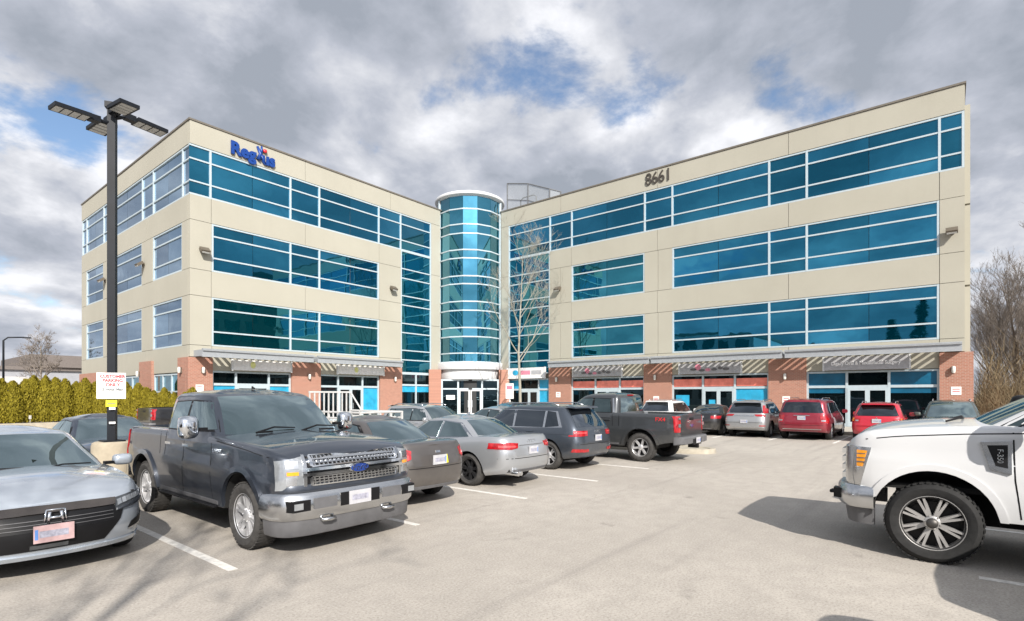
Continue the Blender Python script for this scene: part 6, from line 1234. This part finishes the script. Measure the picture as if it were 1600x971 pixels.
def branch_tree(seed, h, r0, levels=4, spread=0.55, bare_to=0.25, nside=7, up=0.35, twig=0.006, lean=0.0, kids=(7, 5, 5, 4)):
    R = random.Random(seed); T = MB(); B = MB()
    def grow(m, p, d, ln, r, lv):
        n = 5 if lv < 2 else 3; pts = [p]; rad = [r]; q = p.copy(); dd = d.copy()
        for k in range(n):
            dd = (dd + Vector((R.gauss(0, 0.10), R.gauss(0, 0.10), R.gauss(0, 0.06) + up * 0.10)) * (0.5 if lv == 0 else 1)).normalized(); q = q + dd * (ln / n); pts.append(q.copy()); rad.append(max(twig * 0.6, r * (1 - (k + 1) / n * (0.75 if lv else 0.85))))
        m.tube(pts, rad, nside if lv == 0 else 5 if lv == 1 else 3, False)
        if lv >= levels: return
        nk = kids[min(lv, len(kids) - 1)] if lv else kids[0] + int(h / 2)
        for k in range(nk):
            t = (bare_to + (0.98 - bare_to) * (k + R.random()) / nk) if lv == 0 else R.uniform(0.25, 1.0); f = t * n; i0 = min(n - 1, int(f)); pp = pts[i0].lerp(pts[i0 + 1], f - i0); base = (pts[i0 + 1] - pts[i0]).normalized()
            a = R.uniform(0, 2 * pi); side = base.orthogonal().normalized(); side = Matrix.Rotation(a, 3, base) @ side; nd_ = (base * (1 - spread) + side * spread + Vector((0, 0, up * 0.5))).normalized()
            l2 = ln * (R.uniform(0.28, 0.45) * (1.25 - 0.7 * t) if lv == 0 else R.uniform(0.35, 0.6)); grow(B, pp, nd_, l2, max(twig, rad[i0] * 0.5), lv + 1)
    grow(T, Vector((0, 0, 0)), Vector((lean, 0, 1)).normalized(), h, r0, 0)
    return T, B
def bare_tree(name, loc, label, seed, h, r0, bark, twigm, group=None, rz=0.0, **kw):
    r = empty(name, loc, rz, label, 'tree', group); T, B = branch_tree(seed, h, r0, **kw); T.build('trunk', bark, r, True, fix=False); B.build('branches', twigm, r, True, fix=False); return r
bare_tree('bare_tree', (30.6, 23.9, 0.14), 'slender pale leafless tree in front of the stair tower', 4, 12.0, 0.12, 'bark_pale', 'bark_pale', spread=0.5, bare_to=0.3, up=0.5, twig=0.0085, kids=(9, 5, 4))
bare_tree('bare_tree', (10.9, 62.0, 0.0), 'rounded leafless tree over the hedge in front of the grey warehouse', 9, 6.4, 0.17, 'bark_grey', 'twig_brown', spread=0.6, bare_to=0.3, up=0.45, twig=0.014, kids=(10, 6, 5, 4))
WOOD = []
for s in range(4):
    T, B = branch_tree(40 + s, 15 + s, 0.2, levels=4, spread=0.42, bare_to=0.22, up=0.55, twig=0.015, kids=(10, 5, 5, 3)); tm = T.mesh('trunk', True, False); tm.materials.append(MATS['bark_brown']); bmm = B.mesh('branches', True, False); bmm.materials.append(MATS['twig_brown']); WOOD.append((tm, bmm))
RW = random.Random(12); kk = 0
for k in range(42):
    x = 56 + 1.15 * k + RW.uniform(-3, 3); fr_ = RW.uniform(-0.16, 0.02); y = x * (-0.062 + fr_) ; r = empty('woodland_tree', (x, y, 0), RW.uniform(0, 6.28), 'bare brown woodland tree beyond the end of the right wing', 'tree', 'leafless trees of the wood'); sc = RW.uniform(0.5, 0.82); r.scale = (sc, sc, sc); tm, bmm = WOOD[k % 4]; obj('trunk', tm, None, r); obj('branches', bmm, None, r)
def thicket():
    R = random.Random(5); m = MB(); vs = []; fs = []
    for k in range(30000):
        x = R.uniform(46, 92); y = x * R.uniform(-0.26, -0.022) - 0.8; z0 = R.uniform(0, 5.5) * R.random() ** 1.5; L = R.uniform(0.9, 3.0); d = Vector((R.gauss(0, 0.5), R.gauss(0, 0.5), 1)).normalized(); w = Vector((R.gauss(0, 1), R.gauss(0, 1), 0)).normalized() * R.uniform(0.006, 0.02)
        p = Vector((x, y, z0)); b = p + d * L * 0.5 + Vector((R.gauss(0, 0.15), R.gauss(0, 0.15), 0)); c = p + d * L + Vector((R.gauss(0, 0.4), R.gauss(0, 0.4), -0.2)); i0 = len(vs); vs += [p - w, p + w, b + w * 0.7, b - w * 0.7, c]; fs += [(i0, i0 + 1, i0 + 2, i0 + 3), (i0 + 3, i0 + 2, i0 + 4)]
    me = bpy.data.meshes.new('thicket'); me.from_pydata([tuple(v) for v in vs], [], fs); o = obj('undergrowth', me, 'thicket'); tag(o, 'tangled brown winter undergrowth below the woodland trees', 'undergrowth', kind='stuff')
thicket()
eb = MB().add([(44, -1.6, 0.0), (120, -5, 0.0), (160, -60, 0.0), (44, -30, 0.0), (44, -1.6, 0.02), (120, -5, 3.2), (160, -60, 6.0), (44, -30, 1.2)], [(4, 5, 6, 7), (0, 1, 5, 4), (1, 2, 6, 5), (2, 3, 7, 6), (3, 0, 4, 7)]).build('earth_bank', 'earth'); tag(eb, kind='structure')

# ------------------------------------------------------------------ the distance
def warehouse():
    mat('cladding_grey', (0.30, 0.31, 0.335), 0.7, 0.1, 0.1, 1.0); mat('cladding_pale', (0.45, 0.44, 0.43), 0.7, 0, 0.1, 1.0); mat('roof_dark', (0.15, 0.13, 0.12), 0.8)
    r = empty('warehouse', (16, 112, 0), 0, 'low grey warehouse with dark flat roof beyond the hedge', 'building')
    MB().box(-14, 26, 104, 126, 0, 5.6).build('wall', 'cladding_grey', r, world=True); MB().box(-14.4, 26.4, 103.6, 126.4, 5.6, 6.1).build('roof', 'roof_dark', r, world=True); MB().box(17, 26.5, 103.2, 126.4, 6.1, 7.9).build('parapet', 'roof_dark', r, world=True)
    MB().box(10, 17, 103.9, 104.0, 0.2, 4.6).build('lower_panel', 'cladding_pale', r, world=True)
    for k in range(5): MB().box(17.6 + k * 1.8, 19 + k * 1.8, 103.86, 104.0, 0.2, 3.6).build('loading_door', 'white_panel', r, world=True)
warehouse()
def far_lamp():
    r = empty('street_lamp', (6.1, 44.5, 0), 0, 'thin dark street lamp post standing behind the hedge end', 'street lamp'); MB().tube([(0, 0, 0), (0, 0, 5.2), (0.2, 0.0, 5.4), (0.9, -0.3, 5.45)], [0.07, 0.05, 0.045, 0.04], 8).build('pole', 'black_metal', r, True); MB().obox((1.0, -0.33, 5.43), (0.2, -0.07, 0), (0.03, 0.08, 0), (0, 0, 0.04)).build('lamp_head', 'black_metal', r)
far_lamp()
# across the road behind the viewer: mirrored in the glass
def block(name, label, x0, x1, y0, y1, h, wall, winx=None, winy=None):
    r = empty(name, ((x0 + x1) / 2, (y0 + y1) / 2, 0), 0, label, 'building'); MB().box(x0, x1, y0, y1, 0, h).build('wall', wall, r, world=True); MB().box(x0 - 0.2, x1 + 0.2, y0 - 0.2, y1 + 0.2, h, h + 0.5).build('roof', 'coping', r, world=True)
    n = int(h // 3.6)
    for f in range(n):
        if winx is not None:
            k = int((y1 - y0) // 4)
            for j in range(k): MB().box(winx, winx + 0.1, y0 + 1 + j * 4, y0 + 3.6 + j * 4, 1.2 + f * 3.6, 3.0 + f * 3.6).build('window', 'glass_dark', r, world=True)
        if winy is not None:
            k = int((x1 - x0) // 4)
            for j in range(k): MB().box(x0 + 1 + j * 4, x0 + 3.6 + j * 4, winy, winy + 0.1, 1.2 + f * 3.6, 3.0 + f * 3.6).build('window', 'glass_dark', r, world=True)
block('office_block', 'pale office block mirrored low in the right wing windows', -66, -46, 30, 50, 14.5, 'white_panel', winx=-45.98)
block('office_block', 'dark brick block mirrored low in the left wing windows', 42, 58, -62, -44, 25.5, 'roof_dark', winy=-43.98)
block('warehouse_block', 'long dark warehouse mirrored at the foot of the glass', -64, -46, -8, 26, 9.0, 'roof_dark', winx=-45.98)
def conifer(x, y, h, seed, label):
    r = empty('conifer_tree', (x, y, 0), 0, label, 'tree', 'conifers behind the viewer'); R = random.Random(seed); MB().tube([(0, 0, 0), (0, 0, h * 0.5), (0, 0, h * 0.98)], [h * 0.018, h * 0.012, 0.02], 8).build('trunk', 'bark_brown', r, True); vs = []; fs = []
    for i in range(2600):
        t = R.random() ** 0.7; a = R.uniform(0, 2 * pi); rad = h * 0.17 * (1 - t) * (0.35 + 0.65 * R.random() ** 0.5) * (0.75 + 0.25 * sin(t * 60)); p = Vector((rad * cos(a), rad * sin(a), h * (0.1 + 0.9 * t))); s = R.uniform(0.25, 0.55); o = Vector((cos(a), sin(a), -0.35)); q = Vector((-sin(a), cos(a), R.gauss(0, 0.2))); k = len(vs)
        vs += [p - q * s * 0.4, p + q * s * 0.4, p + o * s * 1.3 + q * s * 0.1, p + o * s * 1.3 - q * s * 0.1]; fs.append((k, k + 1, k + 2, k + 3))
    me = bpy.data.meshes.new('crown'); me.from_pydata([tuple(v) for v in vs], [], fs); obj('crown', me, 'conifer', r)
conifer(-43, 3.5, 17.5, 1, 'tall dark conifer mirrored at the right end of the right wing glass'); conifer(-44, 7.5, 14.5, 2, 'shorter dark conifer mirrored beside the tallest one'); conifer(-42, -1.5, 16, 3, 'dark conifer across the road, outermost of its group')

bare_tree('bare_tree', (-5.1, -4.0, 0.0), 'leafless roadside tree whose branches shade the tarmac in front of the silver blue sedan', 21, 10.0, 0.12, 'bark_grey', 'bark_grey', spread=0.5, bare_to=0.4, up=0.45, twig=0.012, kids=(4, 4, 3))
